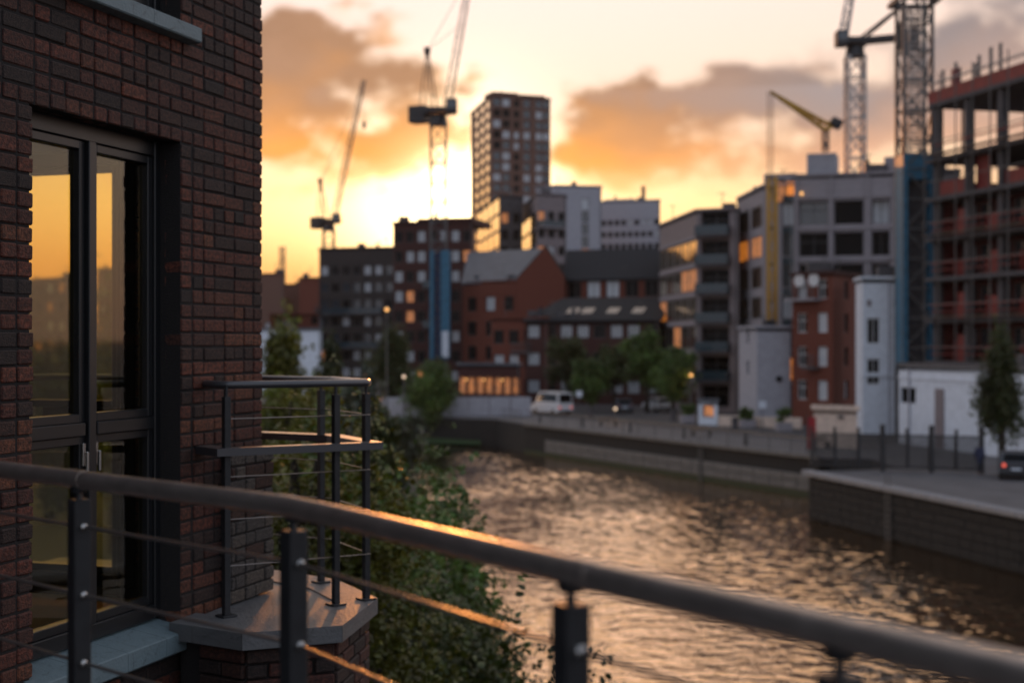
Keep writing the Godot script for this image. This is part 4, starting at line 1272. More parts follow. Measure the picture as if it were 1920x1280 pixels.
# ---------------------------------------------------------------- cranes
func crane(label: String, foot: Vector2, y0: float, deck: float, w: float, jib: Vector3, frame: Vector3, tail: Vector3, mast: Material, head: Material, jib_mat: Material, chord: float, hang := 0.0) -> Node3D:
	# a luffing tower crane; jib, frame and tail are measured from the middle of its turning deck
	var o := thing("tower_crane", label, "crane", V(foot, y0), "tower cranes over the building sites")
	var top := Vector3(0, deck - y0, 0)
	var st := mb()
	lattice(st, Vector3.ZERO, top - Vector3(0, w * 0.9, 0), w, w * 1.25, chord, chord * 0.55)
	obj("mast", st, mast, o)
	st = mb()
	tube(st, [top - Vector3(0, w * 0.95, 0), top - Vector3(0, w * 0.25, 0)], [w * 0.62, w * 0.5], 12)
	obj("slewing_ring", st, head, o)
	st = mb()
	var t2 := Vector3(tail.x, 0, tail.z)
	var td := t2.normalized()
	var sidew := td.cross(Vector3.UP) * w * 0.4
	for s in [-1, 1]: bar(st, top + sidew * s - td * w * 1.1, top + t2 + sidew * s, w * 0.22, w * 0.3)
	for k in 5: bar(st, top + t2 * k / 4.0 - sidew, top + t2 * k / 4.0 + sidew, w * 0.16)
	box(st, Vector3.ZERO, Vector3(w * 1.5, w * 0.35, w * 1.5), Transform3D(Basis.IDENTITY, top))
	obj("deck", st, head, o)
	st = mb()
	bevel(st, Vector3.ZERO, Vector3(w * 0.95, w * 1.1, w * 1.2), 0.08, Transform3D(Basis.looking_at(td), top + t2 * 0.92 + Vector3(0, -w * 0.15, 0)))
	obj("counterweight", st, head, o)
	st = mb()
	bevel(st, Vector3.ZERO, Vector3(w * 0.7, w * 0.95, w * 0.9), 0.1, Transform3D(Basis.IDENTITY, top - td * w * 1.0 + Vector3(0, w * 0.1, w * 0.75)))
	var cab := obj("cab", st, head, o)
	st = mb()
	box(st, top - td * w * 1.0 + Vector3(0, w * 0.2, w * 1.21), Vector3(w * 0.55, w * 0.5, 0.04))
	obj("cab_window", st, M.glass_blue, cab)
	st = mb()
	lattice(st, top - td * w * 0.7 + Vector3(0, w * 0.3, 0), top + jib, w * 0.62, w * 0.9, chord * 0.62, chord * 0.36, 3, w * 0.4)
	obj("jib", st, jib_mat, o)
	st = mb()
	for s in [-1, 1]:
		bar(st, top + td * w * 0.2 + sidew * s, top + frame + sidew * s * 0.3, chord * 0.8)
		bar(st, top + t2 * 0.8 + sidew * s, top + frame + sidew * s * 0.3, chord * 0.6)
	for k in 4: bar(st, (top + td * w * 0.2 + sidew).lerp(top + frame, k / 4.0), (top + td * w * 0.2 - sidew).lerp(top + frame, k / 4.0), chord * 0.4)
	box(st, top + frame, Vector3(w * 0.4, w * 0.4, w * 0.4))
	obj("back_frame", st, head, o)
	st = mb()
	for s in [0.97, 0.6]: bar(st, top + frame, top + jib * s, chord * 0.22)
	obj("pendant_line", st, M.crane_grey, o)
	if hang > 0.0:
		st = mb()
		bar(st, top + jib, top + jib - Vector3(0, hang, 0), chord * 0.2)
		obj("hoist_line", st, M.crane_grey, o)
		st = mb()
		bevel(st, top + jib - Vector3(0, hang + 0.9, 0), Vector3(0.9, 1.9, 0.9), 0.2)
		obj("hook_block", st, head, o)
	return o

func cranes() -> void:
	# centre, blue foot in front of the brick flats
	var z := 198.0
	var s := z / F
	var o := crane("tower crane with a steep jib and open back frame, left of the tall tower", G(822, z), QUAY, H(208, z), 29 * s, Vector3(64 * s, 255 * s, 3), Vector3(-22 * s, 116 * s, -1), Vector3(-40 * s, 0, -1.4), M.crane_grey, M.black_paint, M.crane_grey, 0.22)
	var st := mb()
	for q in [[-15.0, -8.0], [5.5, 22.0]]: box(st, Vector3((q[0] + q[1]) / 2 * s, (H(470, z) - H(672, z)) / 2 + H(672, z) - QUAY, 0.2), Vector3((q[1] - q[0]) * s, H(470, z) - H(672, z), 34 * s))
	obj("mast_sheeting", st, M.blue_paint, o)
	st = mb()
	box(st, Vector3(-1.0 * s, (H(474, z) - H(672, z)) / 2 + H(672, z) - QUAY, -0.3), Vector3(13 * s, H(474, z) - H(672, z), 22 * s))
	obj("mast_core", st, M.navy_paint, o)
	st = mb()
	for k in 3: box(st, Vector3((9.5 + 4.2 * k) * s, H(645, z) - QUAY, 1.62), Vector3(4.0 * s, 48 * s, 0.08))
	obj("site_banner", st, M.render_white, o)
	# small far crane on the left
	z = 390.0
	s = z / F
	crane("small distant tower crane with a long slanting jib, over the dark flats", G(616, z), QUAY, H(414, z), 20 * s, Vector3(68 * s, 262 * s, 2), Vector3(-17 * s, 76 * s, -1), Vector3(-24 * s, 0, -2.0), M.crane_grey, M.black_paint, M.crane_grey, 0.34, 78 * s)
	o = thing("distant_mast", "thin distant crane mast beyond the low roofs, leftmost against the sunset", "mast", V(G(529, 420), QUAY))
	st = mb()
	lattice(st, Vector3.ZERO, Vector3(0, H(462, 420) - QUAY, 0), 1.3, 2.0, 0.3, 0.18)
	obj("mast", st, M.crane_grey, o)
	# pair at the right
	z = 176.0
	s = z / F
	crane("pale tower crane with a dark level counter-jib, rising behind the concrete apartments", G(1604, z), QUAY, H(78, z), 31 * s, Vector3(16 * s, 190 * s, -2), Vector3(80 * s, 60 * s, 2), Vector3(96 * s, 0, 3.0), M.crane_pale, M.black_paint, M.crane_pale, 0.32)
	z = 112.0
	s = z / F
	o = thing("tower_crane", "thick lattice crane mast with a blue sheeted foot, nearest crane, left of the unfinished building", "crane", V(G(1715, z), QUAY), "tower cranes over the building sites")
	st = mb()
	var top := Vector3(0, H(-180, z) - QUAY, 0)
	lattice(st, Vector3.ZERO, top, 52 * s, 2.35, 0.26, 0.13)
	obj("mast", st, M.crane_grey, o)
	st = mb()
	lattice(st, Vector3(0, H(288, z) - QUAY, 0), Vector3(0, H(10, z) - QUAY, 0), 24 * s, 1.2, 0.09, 0.06)
	for k in 40: box(st, Vector3(0, H(288, z) - QUAY + 0.3 * k, 0), Vector3(22 * s, 0.05, 14 * s))
	obj("mast_ladder", st, M.crane_pale, o)
	st = mb()
	var yy := H(4, z) - QUAY
	for k in 4:
		var a := Vector3(1, 0, 1) * 40 * s
		box(st, Vector3([0, 0, -38, 38][k] * s, yy, [-38, 38, 0, 0][k] * s), Vector3([76, 76, 6, 6][k] * s, 0.35, [6, 6, 76, 76][k] * s))
	obj("climbing_collar", st, M.black_paint, o)
	st = mb()
	for q in [-1, 1]:
		box(st, Vector3(q * 24.5 * s, (H(292, z) - H(688, z)) / 2 + H(688, z) - QUAY, 0.2), Vector3(9 * s, H(292, z) - H(688, z), 50 * s))
	box(st, Vector3(0, H(315, z) - QUAY, 0.1), Vector3(40 * s, 46 * s, 46 * s))
	obj("mast_sheeting", st, M.blue_paint, o)
	st = mb()
	box(st, Vector3(0, (H(330, z) - H(688, z)) / 2 + H(688, z) - QUAY, -0.35), Vector3(38 * s, H(330, z) - H(688, z), 20 * s))
	obj("mast_core", st, M.concrete_dark, o)
	# yellow roof derrick with its own mast
	z = 139.0
	s = z / F
	o = thing("roof_derrick", "yellow beam derrick propped on the grey lift tower", "crane", V(G(1548, z), H(283, z)))
	st = mb()
	lattice(st, Vector3.ZERO, Vector3(0, 38 * s, 0), 0.5, 0.6, 0.16, 0.09)
	obj("prop", st, M.crane_grey, o)
	st = mb()
	var tip := Vector3(-107 * s, (283 - 175) * s, 1.0)
	var heel := Vector3(26 * s, (283 - 230) * s, 0)
	var pivot := Vector3(0, 42 * s, 0)
	for q in [-0.28, 0.28]:
		bar(st, tip, pivot + Vector3(0, 0.55, q), 0.24)
		bar(st, tip, pivot + Vector3(0, -0.15, q), 0.24)
		bar(st, pivot + Vector3(0, 0.5, q), heel, 0.34)
		bar(st, pivot + Vector3(0, -0.1, q), heel, 0.34)
	for k in 7: bar(st, tip.lerp(pivot + Vector3(0, 0.55, 0), k / 7.0), tip.lerp(pivot + Vector3(0, -0.15, 0), (k + 0.5) / 7.0), 0.12)
	obj("beam", st, M.yellow_paint, o)
	st = mb()
	bevel(st, Vector3.ZERO, Vector3(22 * s, 17 * s, 1.1), 0.1, Transform3D(Basis(Vector3(0, 0, 1), -0.45), heel - Vector3(6 * s, 1 * s, 0)))
	obj("counterweight", st, M.black_paint, o)
	st = mb()
	for q in [-5.0, 0.0, 5.0]: bar(st, tip + Vector3(q * s, 0, 0), Vector3(tip.x + q * s, H(340, z) - H(283, z), 1.0), 0.07)
	obj("hoist_line", st, M.crane_grey, o)
	o = thing("mast_climber", "tall thin yellow mast climber standing against the grey apartments", "hoist", V(G(1448, 138.5), H(612, 132)))
	st = mb()
	lattice(st, Vector3.ZERO, Vector3(0, H(330, 138.5) - H(612, 132), 0), 0.75, 1.0, 0.17, 0.1)
	obj("mast", st, M.yellow_paint, o)
	st = mb()
	for k in 4: box(st, Vector3(0, 2.5 + 3.6 * k, -0.7), Vector3(0.3, 0.2, 1.4))
	obj("wall_tie", st, M.crane_grey, o)


# ---------------------------------------------------------------- trees
func leaf_mesh(size: float, clump: int) -> ArrayMesh:
	var key := "leaf %.3f %d" % [size, clump]
	if not cache.has(key):
		var r := RandomNumberGenerator.new()
		r.seed = 31 + clump
		var st := mb()
		for k in clump:
			var b := Basis.from_euler(Vector3(r.randf() * TAU, r.randf() * TAU, r.randf() * TAU)) if clump > 1 else Basis.IDENTITY
			var at := Vector3(r.randf() - 0.5, r.randf() - 0.5, r.randf() - 0.5) * size * (2.2 if clump > 1 else 0.0)
			var xf := Transform3D(b, at)
			var w := size * 0.34
			var fold := size * 0.10
			var tip := Vector3(0, size * 0.55, -fold * 0.6)
			var end := Vector3(0, -size * 0.5, 0)
			var m := Vector3(0, 0, -fold)
			for sx in [-1, 1]:
				var e1 := Vector3(sx * w, -size * 0.12, fold * 0.4)
				var e2 := Vector3(sx * w * 0.75, size * 0.25, fold * 0.2)
				tri(st, xf * end, xf * e1, xf * m, xf.basis * Vector3(0, 0, 1))
				tri(st, xf * m, xf * e1, xf * e2, xf.basis * Vector3(0, 0, 1))
				tri(st, xf * m, xf * e2, xf * tip, xf.basis * Vector3(0, 0, 1))
		cache[key] = done(st)
	return cache[key]

func tree(called: String, label: String, at: Vector3, height: float, r: Vector3, leaves: int, leaf: Material, size: float, clump: int, sd: int, group := "", cone := false, category := "tree", lumps := 26) -> void:
	var o := thing(called, label, category, at, group)
	rng.seed = sd
	var mid := height - r.y
	var st := mb()
	var tr := clampf(height * 0.022, 0.03, 0.22)
	var lean := Vector3(rng.randf_range(-0.3, 0.3), 0, rng.randf_range(-0.3, 0.3)) * height * 0.04
	tube(st, [Vector3.ZERO, Vector3(0, height * 0.25, 0) + lean * 0.3, Vector3(0, mid, 0) + lean, Vector3(0, height * 0.93, 0) + lean], [tr * 1.35, tr, tr * 0.7, tr * 0.15], 8)
	var hubs := []
	for k in lumps:
		# uneven lumps of foliage near the surface of the crown
		var d := Vector3(rng.randfn(), rng.randfn(), rng.randfn()).normalized()
		var p := d * pow(rng.randf(), 0.45) * rng.randf_range(0.62, 1.0)
		if cone: p = Vector3(p.x * (0.62 - p.y * 0.62), p.y, p.z * (0.62 - p.y * 0.62))
		p = p * r + Vector3(0, mid, 0) + lean
		hubs.append([p * Vector3(1, 1, 1), rng.randf_range(0.16, 0.40), rng.randf_range(0.6, 1.4)])
		if k % 3 == 0: tube(st, [Vector3(0, maxf(height * 0.2, p.y - r.y * 0.7), 0) + lean * 0.6, p.lerp(Vector3(0, p.y, 0), 0.45), p], [tr * 0.5, tr * 0.3, tr * 0.1], 5)
	obj("trunk", st, M.bark, o)
	var mm := MultiMesh.new()
	mm.transform_format = MultiMesh.TRANSFORM_3D
	mm.use_colors = true
	mm.mesh = leaf_mesh(size, clump)
	mm.instance_count = leaves
	for i in leaves:
		var h: Array = hubs[rng.randi() % hubs.size()]
		var d := Vector3(rng.randfn(), rng.randfn() * 0.8, rng.randfn()) * 0.55
		var p: Vector3 = h[0] + d * r * h[1]
		if cone and p.y > height * 0.8: p.x *= 0.7
		p.y = maxf(p.y, 0.05)
		var b := Basis.from_euler(Vector3(rng.randf_range(-0.9, 0.9), rng.randf() * TAU, rng.randf_range(-0.9, 0.9))).scaled(Vector3.ONE * rng.randf_range(0.6, 1.25))
		mm.set_instance_transform(i, Transform3D(b, p))
		var t: float = h[2] * rng.randf_range(0.7, 1.3)
		mm.set_instance_color(i, Color(t * rng.randf_range(0.85, 1.25), t, t * rng.randf_range(0.7, 1.1)))
	var c := MultiMeshInstance3D.new()
	c.multimesh = mm
	c.material_override = leaf
	c.name = "crown"
	o.add_child(c)
	c.set_meta("kind", "stuff")

func trees() -> void:
	# against the left bank, below the balconies
	var near := [[770, 845, 19.5, 1.8, 2.2, "tall leafy shrub just beyond the corner balcony, its top level with the coping", 15000], [830, 965, 23.0, 1.1, 1.8, "leafy shrub leaning over the water, rightmost of the near bank", 11000], [735, 905, 15.5, 1.9, 2.2, "dense dark shrub close behind the stone coping of the corner balcony", 11000], [862, 1130, 26.0, 1.15, 1.6, "low spreading shrub at the water's edge under the foreground handrail", 9000], [800, 1130, 17.0, 2.0, 2.0, "shadowy shrub low down beside the brick drum of the balcony", 9000]]
	for i in near.size():
		var t: Array = near[i]
		var top := H(t[1], t[2])
		tree("bank_shrub", t[5], V(G(t[0], t[2]), 0.3), top - 0.3, Vector3(t[3], maxf(1.6, (top - 0.3) * 0.47), t[4]), t[6], M.leaf if i == 0 else M.leaf_dark, 0.10, 3, 60 + i, "shrubs on the left bank", false, "shrub", 44)
	tree("bank_tree", "sunlit bushy sapling seen between the rails of the corner balcony", V(G(560, 13.5), BANK), H(728, 13.5) - BANK, Vector3(1.3, 2.2, 1.0), 9000, M.leaf_warm, 0.075, 3, 81, "", false, "tree", 40)
	var far := [[522, 596, 62, 1.5, 1.2, "leaf_warm", "yellowish loose tree beside the brick corner, in front of the white shed"], [614, 632, 80, 1.3, 1.5, "leaf_dark", "small dark tree left of the grey-green bushes, below the dark flats"], [735, 598, 150, 2.9, 1.1, "leaf_dark", "dark domed tree in front of the dark flats"], [806, 668, 141, 3.7, 0.9, "leaf", "broad green tree in front of the flood wall at the river bend"], [684, 660, 60, 1.0, 1.2, "leaf_grey", "pale grey-green willow between the two dark trees"],
		[548, 705, 52, 1.3, 1, "leaf_warm", "low yellowish bush under the loose tree by the brick corner"], [602, 722, 46, 1.1, 1, "leaf", "low green bush behind the corner balcony's handrail"], [652, 712, 66, 1.2, 1, "leaf_grey", "low grey-green bush under the pale willow"], [708, 742, 58, 1.0, 1, "leaf_dark", "low dark bush right of the pale willow"], [752, 768, 84, 1.5, 1, "leaf_grey", "pale bush on the bank left of the grass strip"],
		[92, 600, 70, 3.6, 1.0, "leaf_dark", "wide dark tree seen through the left window pane"], [215, 560, 60, 1.9, 1.2, "leaf_warm", "yellowing tree seen through the right window pane"]]
	for i in far.size():
		var t: Array = far[i]
		var top := H(t[1], t[2])
		var gy := QUAY if t[2] > 145 else BANK
		tree("riverside_bush" if t[6].contains("bush") else "riverside_tree", t[6], V(G(t[0], t[2]), gy), top - gy, Vector3(t[3] * 0.92, (top - gy) * 0.47, t[3] * 0.8), 5200, M[t[5]], 0.24, 3, 100 + i, "bushes along the left bank" if t[6].contains("bush") else "trees along the left bank", false, "bush" if t[6].contains("bush") else "tree", 30)
	var quay := [[1068, 612, 160, 2.9, "leaf_dark", "dark round-headed tree behind the white van", false], [1108, 650, 152, 2.4, "leaf", "smaller round tree, second from the white van", false], [1152, 640, 158, 2.4, "leaf_dark", "narrow dark tree in the middle of the quayside row", false], [1214, 612, 150, 3.0, "leaf", "large tree with a lighter top, fourth along the quayside row", false], [1262, 630, 146, 2.3, "leaf", "tree nearest the apartment block in the quayside row", false]]
	for i in quay.size():
		var t: Array = quay[i]
		var top := H(t[1], t[2])
		tree("quay_tree", t[5], V(G(t[0], t[2]), QUAY), top - QUAY, Vector3(t[3], (top - QUAY) * 0.40, t[3]), 4200, M[t[4]], 0.26, 3, 140 + i, "row of trees on the quay", t[6], "tree", 26)
	tree("pointed_tree", "dark pointed tree in front of the white annexe at the right edge", V(G(1880, 84), QUAY), H(598, 84) - QUAY, Vector3(1.75, (H(598, 84) - QUAY) * 0.43, 1.75), 7000, M.leaf_dark, 0.17, 3, 170, "", true, "tree", 40)


# ---------------------------------------------------------------- ground, river and quays
const EDGE := [Vector2(46, -25), Vector2(22.1, 61.5), Vector2(17.0, 81.0), Vector2(17.4, 82.2), Vector2(23.0, 84.0), Vector2(23.0, 91.0), Vector2(19.9, 91.6), Vector2(1.2, 129.0), Vector2(-1.5, 137.0), Vector2(-15.0, 143.0)]
const LEFT := [Vector2(-15.0, 143.0), Vector2(-8.5, 120.0), Vector2(-5.2, 80.0), Vector2(-2.9, 42.0), Vector2(-2.1, 20.0), Vector2(-1.75, 9.6), Vector2(-1.2, 5.0), Vector2(-1.2, -25.0)]

func curtain_wall(st: SurfaceTool, line: Array, y0: float, y1: float) -> void:
	for i in line.size() - 1:
		var a: Vector2 = line[i]
		var b: Vector2 = line[i + 1]
		quad(st, V(a, y0), V(b, y0), V(b, y1), V(a, y1), V(Vector2(a.y - b.y, b.x - a.x), 0))

func river_mesh() -> ArrayMesh:
	# wind-ruffled water as real waves: fine where it is near, coarser upstream
	var f := FastNoiseLite.new()
	f.seed = 23
	f.noise_type = FastNoiseLite.TYPE_SIMPLEX_SMOOTH
	f.frequency = 0.92
	f.fractal_octaves = 2
	f.fractal_gain = 0.4
	var f2 := FastNoiseLite.new()
	f2.seed = 9
	f2.frequency = 0.11
	var m := ArrayMesh.new()
	for patch in [[0.12, 30.0, 417, 440], [0.19, 79.8, 350, 230]]:
		var step: float = patch[0]
		var z0: float = patch[1]
		var nz: int = patch[2]
		var nx: int = patch[3]
		var height := PackedFloat32Array()
		height.resize(nx * nz)
		for j in nz:
			for i in nx:
				var x := -17.0 + i * step
				var z := z0 + j * step
				var gust := 0.5 + 1.4 * maxf(0.0, 0.4 + f2.get_noise_2d(x * 0.7, z * 0.5))
				height[j * nx + i] = 0.036 * f.get_noise_2d(x * 0.85, z * 1.5) * gust + 0.028 * f2.get_noise_2d(x * 3.4 + 50.0, z * 4.6)
		var v := PackedVector3Array()
		var n := PackedVector3Array()
		v.resize(nx * nz)
		n.resize(nx * nz)
		for j in nz:
			for i in nx:
				var k := j * nx + i
				v[k] = Vector3(-17.0 + i * step, height[k], -z0 - j * step)
				var dx := height[j * nx + mini(i + 1, nx - 1)] - height[j * nx + maxi(i - 1, 0)]
				var dz := height[mini(j + 1, nz - 1) * nx + i] - height[maxi(j - 1, 0) * nx + i]
				n[k] = Vector3(-dx, 2.0 * step, dz).normalized()
		var idx := PackedInt32Array()
		for j in nz - 1:
			for i in nx - 1:
				var x := -17.0 + i * step
				var z := z0 + j * step
				var bank := 22.1 + (61.5 - z) * 0.262 if z < 82.0 else (24.0 if z < 92.0 else 19.9 - (z - 91.6) * 0.5)
				if x > bank + 0.6 or x < -17.0 + maxf(0.0, 60.0 - z) * 0.2: continue
				var k := j * nx + i
				idx.append_array([k, k + nx, k + 1, k + 1, k + nx, k + nx + 1])
		var arr := []
		arr.resize(Mesh.ARRAY_MAX)
		arr[Mesh.ARRAY_VERTEX] = v
		arr[Mesh.ARRAY_NORMAL] = n
		arr[Mesh.ARRAY_INDEX] = idx
		m.add_surface_from_arrays(Mesh.PRIMITIVE_TRIANGLES, arr)
	return m

func land() -> void:
	var st := mb()
	var poly: Array = EDGE.duplicate()
	poly.append_array([Vector2(-2500, 143), Vector2(-2500, 3500), Vector2(2500, 3500), Vector2(2500, -25)])
	flat(st, poly, QUAY)
	tag(obj("ground", st, M.paving, self), "", "", "", "structure")
	st = mb()
	poly = LEFT.duplicate()
	poly.append_array([Vector2(-2500, -25), Vector2(-2500, 143)])
	flat(st, poly, BANK)
	tag(obj("river_bank", st, M.earth, self), "", "", "", "structure")
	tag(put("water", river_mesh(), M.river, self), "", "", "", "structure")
	st = mb()
	quad(st, Vector3(-60, -1.4, 30), Vector3(80, -1.4, 30), Vector3(80, -1.4, -160), Vector3(-60, -1.4, -160), Vector3.UP)
	tag(obj("river_bed", st, M.river_mud, self), "", "", "", "structure")
	st = mb()
	flat(st, [Vector2(7, 134), Vector2(24, 104), Vector2(60, 104), Vector2(60, 112), Vector2(30, 113), Vector2(10, 150), Vector2(-6, 156), Vector2(-40, 158), Vector2(-40, 152), Vector2(0, 149)], QUAY + 0.004)
	tag(obj("road", st, M.asphalt, self), "", "", "", "structure")
	st = mb()
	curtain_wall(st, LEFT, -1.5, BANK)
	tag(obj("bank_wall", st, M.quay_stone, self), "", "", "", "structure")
	# quay walls, with a paler course of facing stones and a weed line
	st = mb()
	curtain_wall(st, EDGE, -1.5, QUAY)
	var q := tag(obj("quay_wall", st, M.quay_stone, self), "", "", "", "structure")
	rng.seed = 51
	var a := Vector2(19.9, 91.6)
	var b := Vector2(1.2, 129.0)
	var u := (b - a).normalized()
	var n := Vector2(-u.y, u.x)
	var L := a.distance_to(b)
	var x := 0.6
	while x < L - 5.0:
		var w := rng.randf_range(1.1, 1.9)
		for r in 2:
			st = mb()
			var g := rng.randf_range(0.0, 0.05)
			bevel(st, Vector3(w / 2, 0, -0.06 - g), Vector3(w - 0.05, 0.52, 0.16), 0.04)
			var m := obj("stone_block", st, M.pale_stone, q)
			m.transform = Transform3D(Basis(Vector3(u.x, 0, -u.y), Vector3.UP, Vector3(u.y, 0, u.x)), V(a + u * x, 0.62 + r * 0.56))
		x += w
	st = mb()
	curtain_wall(st, [a - n * -0.09, b - n * -0.09], -0.2, 0.34)
	obj("weed_line", st, M.algae, q, "stuff")
	# big dark blocks of the near quay
	for seg in [[EDGE[1], EDGE[2]], [EDGE[0].lerp(EDGE[1], 0.84), EDGE[1]]]:
		var s0: Vector2 = seg[0]
		var s1: Vector2 = seg[1]
		var su := (s1 - s0).normalized()
		var out := Vector2(-su.y, su.x)
		var SL := s0.distance_to(s1)
		for r in 5:
			var sx := -0.5 if r % 2 else 0.0
			while sx < SL - 0.2:
				var bw := rng.randf_range(0.8, 1.4)
				var c0 := maxf(sx, 0.0)
				var c1 := minf(sx + bw, SL)
				st = mb()
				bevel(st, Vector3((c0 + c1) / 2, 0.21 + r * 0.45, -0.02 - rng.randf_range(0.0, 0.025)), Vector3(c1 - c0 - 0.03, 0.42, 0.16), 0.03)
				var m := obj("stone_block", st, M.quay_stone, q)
				m.transform = Transform3D(Basis(Vector3(su.x, 0, -su.y), Vector3.UP, Vector3(su.y, 0, su.x)), V(s0, 0.1))
				sx += bw
	for lp in [[Vector2(19.9, 91.6).lerp(Vector2(1.2, 129.0), 0.32), n], [Vector2(22.1, 61.5).lerp(Vector2(17.0, 81.0), 0.55), Vector2(-0.97, -0.25)]]:
		st = mb()
		var lu: Vector2 = Vector2(-lp[1].y, lp[1].x) * 0.22
		var lo: Vector2 = lp[0] + lp[1].normalized() * 0.22
		for sg in [-1.0, 1.0]: bar(st, V(lo + lu * sg, -0.3), V(lo + lu * sg, QUAY + 0.7), 0.06)
		for k in 9: bar(st, V(lo - lu, 0.1 + k * 0.3), V(lo + lu, 0.1 + k * 0.3), 0.04)
		obj("quay_ladder", st, M.crane_grey, q)
	st = mb()
	for i in 4: box(st, Vector3(0, 0.6, 0.2), Vector3(0.6, 4.0, 0.6), Transform3D(Basis.IDENTITY, V(Vector2(20.0 - i * 0.0, 91.4), 0) + Vector3(0, 0, 0)))
	obj("pier_buttress", st, M.quay_stone, q)
	# copings
	for seg in [[EDGE[0], EDGE[1], 30, 0.55, "ledge"], [EDGE[1], EDGE[2], 14, 0.55, "ledge"], [EDGE[6], EDGE[7], 26, 0.5, "pale_stone"]]:
		var s0: Vector2 = seg[0]
		var s1: Vector2 = seg[1]
		var uu := (s1 - s0).normalized()
		var nn := Vector2(uu.y, -uu.x)
		if nn.x > 0.0: nn = -nn
		for k in seg[2]:
			var p0 := s0.lerp(s1, float(k) / seg[2])
			var p1 := s0.lerp(s1, float(k + 1) / seg[2])
			st = mb()
			bevel(st, Vector3(p0.distance_to(p1) / 2, 0, 0), Vector3(p0.distance_to(p1) - 0.02, 0.30, seg[3]), 0.05)
			var m := obj("coping_stone", st, M[seg[4]], q)
			m.transform = Transform3D(Basis(Vector3(uu.x, 0, -uu.y), Vector3.UP, Vector3(uu.y, 0, uu.x)), V((p0) + nn * 0.08, QUAY + 0.02))
	st = mb()
	tube(st, [V(EDGE[2] + Vector2(-0.1, 0.1), QUAY - 0.13), V(EDGE[2] + Vector2(-0.1, 0.1), QUAY + 0.17)], 0.36, 14)
	obj("coping_end", st, M.ledge, q)
	# grass and flood wall at the bend
	st = mb()
	var gl := [Vector2(-3.0, 138.2), Vector2(-13.0, 141.5)]
	quad(st, V(gl[0] - Vector2(0, 1.6), 0.2), V(gl[1] - Vector2(0, 1.6), 0.2), V(gl[1] + Vector2(0, 3), 1.5), V(gl[0] + Vector2(0, 3), 1.5), Vector3.UP)
	tag(obj("grass_bank", st, M.grass, self), "", "", "", "structure")
	var f := thing("flood_wall", "pale blue-grey concrete flood wall across the bend of the river", "wall", V(G(860, 142), QUAY))
	for k in 7:
		st = mb()
		bevel(st, Vector3(-6.4 + k * 2.1, 0.95, -k * 0.12), Vector3(2.06, 1.9, 0.35), 0.05)
		obj("panel", st, M.render_grey, f)


# ---------------------------------------------------------------- things on the quays
func railing(label: String, pts: Array, y: float, h: float, every: float, group := "") -> void:
	var c: Vector2 = pts[0]
	var o := thing("quay_railing", label, "railing", V(c, y), group)
	var off := -V(c, y)
	for i in pts.size() - 1:
		var a: Vector2 = pts[i]
		var b: Vector2 = pts[i + 1]
		var n := maxi(1, int(a.distance_to(b) / every))
		for k in n:
			var st := mb()
			var p := a.lerp(b, float(k) / n)
			box(st, V(p, y + h / 2), Vector3(0.07, h, 0.07))
			obj("post", st, M.crane_grey, o).position = off
		for hh in [1.0, 0.66, 0.33]:
			var st := mb()
			bar(st, V(a, y + h * hh), V(b, y + h * hh), 0.07 if hh == 1.0 else 0.035)
			obj("rail", st, M.steel if hh == 1.0 else M.crane_grey, o).position = off

func fence() -> void:
	var a := Vector2(17.6, 83.6)
	var b := Vector2(26.6, 80.5)
	var o := thing("steel_fence", "tall dark steel fence with thick posts on the near quay", "fence", V(a, QUAY))
	var u := (b - a).normalized()
	var L := a.distance_to(b)
	for k in 8:
		var st := mb()
		box(st, V(u * L * k / 7.0, 1.35), Vector3(0.26 if k in [3, 5, 7] else 0.14, 2.7 if k in [3, 5, 7] else 2.3, 0.2))
		obj("post", st, M.black_paint, o)
	for h in [0.25, 2.1]:
		var st := mb()
		bar(st, V(Vector2.ZERO, h), V(u * L, h), 0.07)
		obj("rail", st, M.black_paint, o)
	var st := mb()
	for k in 100: box(st, V(u * L * (k + 0.5) / 100.0, 1.15), Vector3(0.05, 2.0, 0.05))
	obj("bars", st, M.black_paint, o, "stuff")

